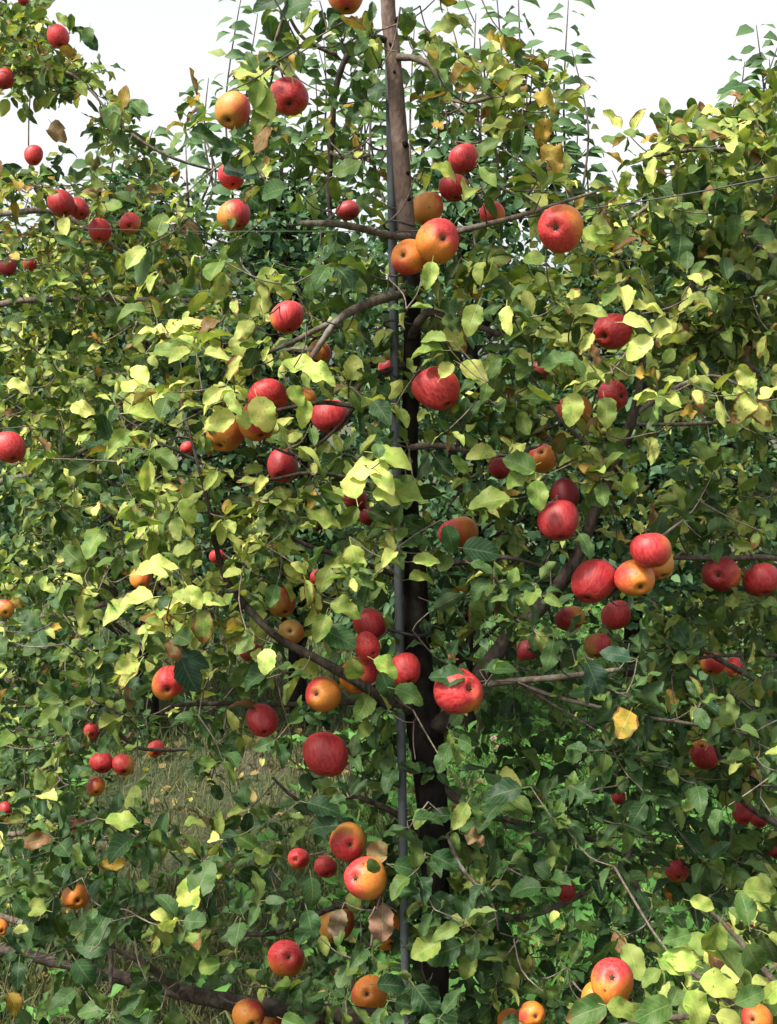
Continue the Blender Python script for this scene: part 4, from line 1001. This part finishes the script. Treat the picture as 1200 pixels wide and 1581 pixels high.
# ------------------------------------------------------------------ rows behind
def far_col(kind):
    r = random.random()
    if kind == 0:
        c = lerp3((0.024, 0.068, 0.033), (0.12, 0.205, 0.095), r ** 1.5)
        if random.random() < .06: c = lerp3((.16, .22, .06), (.35, .36, .09), random.random())
    else:
        c = lerp3((0.04, 0.085, 0.035), (0.12, 0.18, 0.06), r)
        if random.random() < .22: c = lerp3((.16, .20, .05), (.33, .33, .08), random.random())
    return c
def far_tree(label, px, D, top_py, rad, nclump, nleaf, size, seed, kind=0, shoots=(), low=.35):
    random.seed(seed)
    x0 = at(px, 600, D).x
    H = at(px, top_py, D).z
    root = empty('apple_tree', (x0, D, 0))
    tag(root, label, 'apple tree', 'apple trees of the row behind')
    tb = Tubes()
    tb.add([(x0 + .02, D, -.05), (x0, D, .5), (x0 + random.uniform(-.06, .06), D, H * .5), (x0, D, H * .8), (x0, D, H * .98)], [.05, .04, .03, .02, .006], 9, .1, 4)
    child_of(tb.build('trunk', M_trunk), root)
    tb = Tubes()
    lv = Leaves()
    for _ in range(nclump):
        z = random.uniform(low, H)
        f = (z - low) / (H - low)
        rr = rad * (0.62 + .55 * math.sin(math.pi * min(f * 1.15, 1)) - .42 * max(0, f - .72) / .28) * math.sqrt(random.random())
        an = random.uniform(0, 6.283)
        c = Vector((x0 + rr * math.cos(an) * 1.15, D + rr * math.sin(an) * .8, z))
        if random.random() < .5: tb.add([(x0, D, max(z - .25, .2)), tuple(Vector((x0, D, z - .1)).lerp(c, .5)), tuple(c)], [.012, .008, .004], 4, .1, 2, cap=False)
        sg = random.uniform(.05, .11)
        for _k in range(nleaf):
            o = Vector((random.gauss(0, sg), random.gauss(0, sg), random.gauss(0, sg * .9)))
            d = (o.normalized() * .7 + rv(.5) + Vector((0, -.2, -.15)))
            lv.add(c + o, d, Vector((0, -.3, .9)) + rv(.45), size * random.uniform(.6, 1.15), far_col(kind), brown=0, pet=.1)
    # upright summer shoots
    for (sx, ty, by_) in shoots:
        T = at(sx, ty, D); Bm = at(sx + random.uniform(-15, 15), by_, D)
        stt = Tubes(); mid = (T + Bm) / 2 + Vector((random.uniform(-.07, .07), random.uniform(-.05, .05), 0))
        Pq = stt.add([Bm, mid, T], [.0065, .0045, .0018], 5, .03, 24)
        child_of(stt.build('shoot', M_branch), root)
        n = int((T - Bm).length / .032)
        for k in range(n):
            f = (k + .5) / n
            q = Pq[min(int(f * len(Pq)), len(Pq) - 1)]
            s = -1 if k % 2 else 1
            an = random.uniform(-.9, .9)
            d = Vector((s * math.cos(an), math.sin(an), random.uniform(-.1, .4)))
            lv.add(q, d, Vector((0, -.9, .75)) + rv(.3), size * random.uniform(1.2, 1.8), lerp3(far_col(0), (.13, .22, .09), .5), width=random.uniform(.42, .62), bend=random.uniform(.4, 1.3), pet=.2)
    tag(child_of(tb.build('branches', M_dark), root), kind='stuff')
    child_of(lv.build('foliage', M_far, None, 3, 2, stalk=False), root)
    return root
S = .062
far_tree("leafy tree of the row behind, at the far left of the photo", -40, 5.6, 330, .62, 150, 36, S, 101, 0)
far_tree("leafy tree of the row behind, between the left edge and the hanging twigs", 215, 5.5, 290, .62, 170, 36, S, 102, 0, [(230,205,320),(318,210,320)] + [(random.uniform(130, 340), random.uniform(190, 270), 340) for _ in range(8)], low=.45)
far_tree("leafy tree of the row behind with shoots beside the high pink red apple", 455, 5.7, 265, .6, 170, 36, S, 103, 0, [(375,-20,330),(398,20,300),(322,120,300),(500,60,260),(545,40,260),(560,150,260),(430,150,280),(415,110,300)] + [(random.uniform(380, 610), random.uniform(60, 230), 320) for _ in range(14)], low=.5)
far_tree("leafy tree of the row behind with the tallest shoots, right of the pale trunk", 720, 5.5, 245, .62, 170, 36, S, 104, 0, [(640,40,260),(665,110,260),(710,120,260),(750,90,260),(820,150,280),(905,230,320),(580,60,250),(690,10,240),(735,20,240),(765,-30,240),(800,-20,260),(848,90,280),(878,0,300),(892,190,320),(700,70,260)] + [(random.uniform(625, 915), random.uniform(40, 230), 330) for _ in range(14)], low=.5)
far_tree("leafy tree of the row behind under the open sky gap on the right", 985, 5.6, 350, .62, 170, 36, S, 105, 0, [(945,262,360),(905,240,340)] + [(random.uniform(860, 1080), random.uniform(280, 330), 400) for _ in range(8)], low=.7)
far_tree("leafy tree of the row behind, at the far right with shoots above the crown", 1235, 5.5, 235, .62, 170, 36, S, 106, 0, [(1168,38,260),(1188,90,260),(1150,95,260),(1205,60,260),(1178,150,270),(1140,190,280)] + [(random.uniform(1130, 1220), random.uniform(90, 200), 280) for _ in range(8)])
for i, (px, tp) in enumerate(((-100, 390), (160, 350), (420, 330), (690, 300), (950, 350), (1220, 330))):
    far_tree(("hazy green tree two rows back, " + ("leftmost of its row", "second from the left of its row", "third from the left of its row", "fourth from the left of its row", "fifth from the left of its row", "rightmost of its row")[i]),
             px, 9.2, tp, 1.0, 90, 34, .10, 200 + i, 0, low=.5)

# ------------------------------------------------------------------ post, wires, ties
tb = Tubes()
pa, pb = at(626, 1500, 2.06), at(602, 120, 2.17)
dirp = (pb - pa)
p0 = pa - dirp * (pa.z + .1) / dirp.z
tb.add([p0, pa, pa.lerp(pb, .5), pb, pb + dirp * .12], [.0078] * 5, 14, 0, 4)
post = empty('metal_post', (p0.x, p0.y, 0))
tag(post, "thin grey steel post standing just left of the apple tree's trunk", 'post')
child_of(tb.build('shaft', M_post), post)
tb = Tubes()
pe = pb + dirp * .12
tb.add([pe - dirp.normalized() * .006, pe + dirp.normalized() * .012], [.0095, .0088], 14, 0, 2)
child_of(tb.build('cap', M_rubber), post)

def wire(label, pts, r=.0013, mat=M_wire):
    tb = Tubes(); tb.add([at(*p) for p in pts], [r] * len(pts), 6, 0, 6)
    o = tb.build('trellis_wire', mat)
    tag(o, label, 'wire', 'trellis wires along the row')
wire("thin steel wire rising from the post to the right edge above a large apple", [(612,358,2.09),(700,352,2.07),(810,336,2.03),(960,315,1.98),(1080,296,1.93),(1210,270,1.88),(1500,215,1.8)])
wire("thin steel wire running level from the post to the left edge", [(612,358,2.10),(480,357,2.25),(300,357,2.5),(150,353,2.7),(-60,345,3.0)], .0007)
def tie(label, px, py, D, rad, w=.003):
    tb = Tubes()
    C = at(px, py, D)
    pts = [C + Vector((math.cos(a) * rad[0], math.sin(a) * rad[1], .004 * math.sin(2 * a))) for a in [k * math.pi / 8 for k in range(17)]]
    tb.add(pts, [w] * 17, 6, 0, 2)
    tb.add([pts[8], pts[8] + Vector((-.012, -.008, -.012)), pts[8] + Vector((-.03, -.01, -.018))], [w * .8, w * .6, w * .5], 5, 0, 3)
    o = tb.build('tree_tie', M_rubber); tag(o, label, 'tie', 'ties between post and trunk')
tie("black tie holding the post to the dark trunk beside the low apple cluster", 632, 972, 2.10, (.036, .045))
tie("black tie holding the post to the trunk at the cut off branch", 618, 348, 2.12, (.027, .04), .0018)
tie("black tie holding the post to the trunk below the forked grey branch", 622, 500, 2.12, (.032, .045), .0022)

# ------------------------------------------------------------------ ground
def ground_material():
    m, t = new_mat('orchard_soil')
    out = N(t, 'ShaderNodeOutputMaterial'); bs = N(t, 'ShaderNodeBsdfPrincipled', in_Roughness=0.95)
    tc = N(t, 'ShaderNodeTexCoord')
    n1 = N(t, 'ShaderNodeTexNoise', in_Scale=1.3, in_Detail=4.0); L(t, tc.outputs['Object'], n1.inputs['Vector'])
    n2 = N(t, 'ShaderNodeTexNoise', in_Scale=38.0, in_Detail=8.0, in_Roughness=.75); L(t, tc.outputs['Object'], n2.inputs['Vector'])
    n2c = smooth(t, n2.outputs[0], .36, .64)
    g = mixc(t, n2c, (0.012, 0.024, 0.008), (0.06, 0.085, 0.028))
    s = mixc(t, n2c, (0.030, 0.022, 0.015), (0.13, 0.10, 0.07))
    L(t, mixc(t, smooth(t, n1.outputs[0], .48, .60), g, s), bs.inputs['Base Color'])
    bp = N(t, 'ShaderNodeBump', in_Strength=.8, in_Distance=.02); L(t, n2.outputs[0], bp.inputs['Height']); L(t, bp.outputs[0], bs.inputs['Normal'])
    L(t, bs.outputs[0], out.inputs[0]); return m
random.seed(5)
M_ground = ground_material()
gn = 60
gx = np.sign(np.linspace(-1, 1, gn)) * np.abs(np.linspace(-1, 1, gn)) ** 4 * 300
gy = gx + 4
GX, GY = np.meshgrid(gx, gy, indexing='ij')
GZ = .02 * np.sin(GX * 2.1) * np.cos(GY * 1.7) * np.exp(-(GX ** 2 + GY ** 2) / 400)
q = np.array([(i * gn + j, (i + 1) * gn + j, (i + 1) * gn + j + 1, i * gn + j + 1) for i in range(gn - 1) for j in range(gn - 1)])
g = mesh_np('ground', np.stack([GX, GY, GZ], -1).reshape(-1, 3), q.ravel(), 4, M_ground)
tag(g, kind='structure')

def bare(x, y):      # the bare, dry patch under the row behind
    c = at(300, 1290, 4.6)
    d = math.hypot((x - c.x) / .42, (y - 4.5) / .75)
    return max(0, 1 - d)
lv = Leaves()
for _ in range(110000):
    y = 2.3 + 8.5 * random.random() ** 1.25
    x = random.uniform(-1, 1) * (.55 + .40 * y)
    b = bare(x, y)
    dry = random.random() < .08 + .28 * min(1, b * 2)
    h = random.uniform(.05, .15) * (.75 if b > 0 else 1)
    c = lerp3((.03, .09, .018), (.10, .22, .045), random.random()) if not dry else lerp3((.09, .08, .042), (.21, .175, .10), random.random())
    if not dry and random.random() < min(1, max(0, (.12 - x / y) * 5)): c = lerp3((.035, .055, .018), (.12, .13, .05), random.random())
    lean = Vector((random.gauss(0, .5), random.gauss(0, .5), 1))
    lv.add((x, y, -.005), lean, rv(1) + Vector((0, -.8, .3)), h, c, width=random.uniform(.03, .06) * (.6 if dry else 1), bend=random.uniform(.2, 1.5), fold=.3, wave=0, pet=0)
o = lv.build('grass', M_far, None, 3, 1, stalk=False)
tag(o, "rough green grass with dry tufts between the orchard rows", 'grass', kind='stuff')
lv = Leaves()
for _ in range(3600):
    y = 2.5 + 7.5 * random.random() ** 1.2
    x = random.uniform(-1, 1) * (.5 + .38 * y)
    if bare(x, y) > .05 or (x / y < -.04 and random.random() < .7): continue
    z = random.uniform(.02, .16)
    for k in range(random.choice((3, 4, 5))):
        a = random.uniform(0, 6.28)
        c = lerp3((.045, .13, .03), (.12, .27, .065), random.random())
        lv.add((x, y, z), (math.cos(a), math.sin(a), random.uniform(-.1, .7)), Vector((0, -.2, 1)) + rv(.3), random.uniform(.03, .07), c, width=random.uniform(.4, .8), pet=.15)
o = lv.build('weeds', M_far, None, 3, 2, stalk=False)
tag(o, "low broad leaved weeds and clover growing through the grass", 'weeds', kind='stuff')

lv = Leaves()
for _ in range(1800):
    y = 2.3 + 6.5 * random.random() ** 1.2; x = random.uniform(-1, 1) * (.5 + .38 * y)
    c = lerp3((.10, .06, .03), (.32, .24, .09), random.random()) if random.random() < .8 else (.34, .34, .09)
    a = random.uniform(0, 6.28)
    lv.add((x, y, random.uniform(.01, .05)), (math.cos(a), math.sin(a), random.uniform(-.15, .3)), Vector((0, 0, 1)) + rv(.35), random.uniform(.03, .065), c, bend=random.uniform(-1.2, 1.5), pet=.15)
o = lv.build('fallen_leaves', M_far, None, 5, 2, stalk=False)
tag(o, "brown and yellow fallen leaves lying in the grass", 'leaves', kind='stuff')

# a few clover heads in the grass right of the trunk
def clover(px, py, D, label):
    P = at(px, py, D)
    root = empty('clover_flower', (P.x, P.y, 0)); tag(root, label, 'flower', 'clover heads in the grass')
    tb = Tubes(); tb.add([(P.x + .02, P.y, 0), (P.x + .01, P.y, P.z * .6), tuple(P)], [.0015, .0013, .0012], 5, 0, 3); child_of(tb.build('stalk', M_stem), root)
    lv = Leaves()
    for k in range(40):
        d = rv(1).normalized(); d.z = abs(d.z) * 1.1 - .2
        lv.add(P, d, rv(1), .016, (.55, .42, .36), width=.35, pet=0)
    child_of(lv.build('flower_head', M_far, None, 2, 2, stalk=False), root)
clover(763, 1141, 4.3, "pale clover head on a stalk, upper one in the bright grass by the trunk")
clover(770, 1156, 4.2, "pale clover head on a stalk, lower one in the bright grass by the trunk")
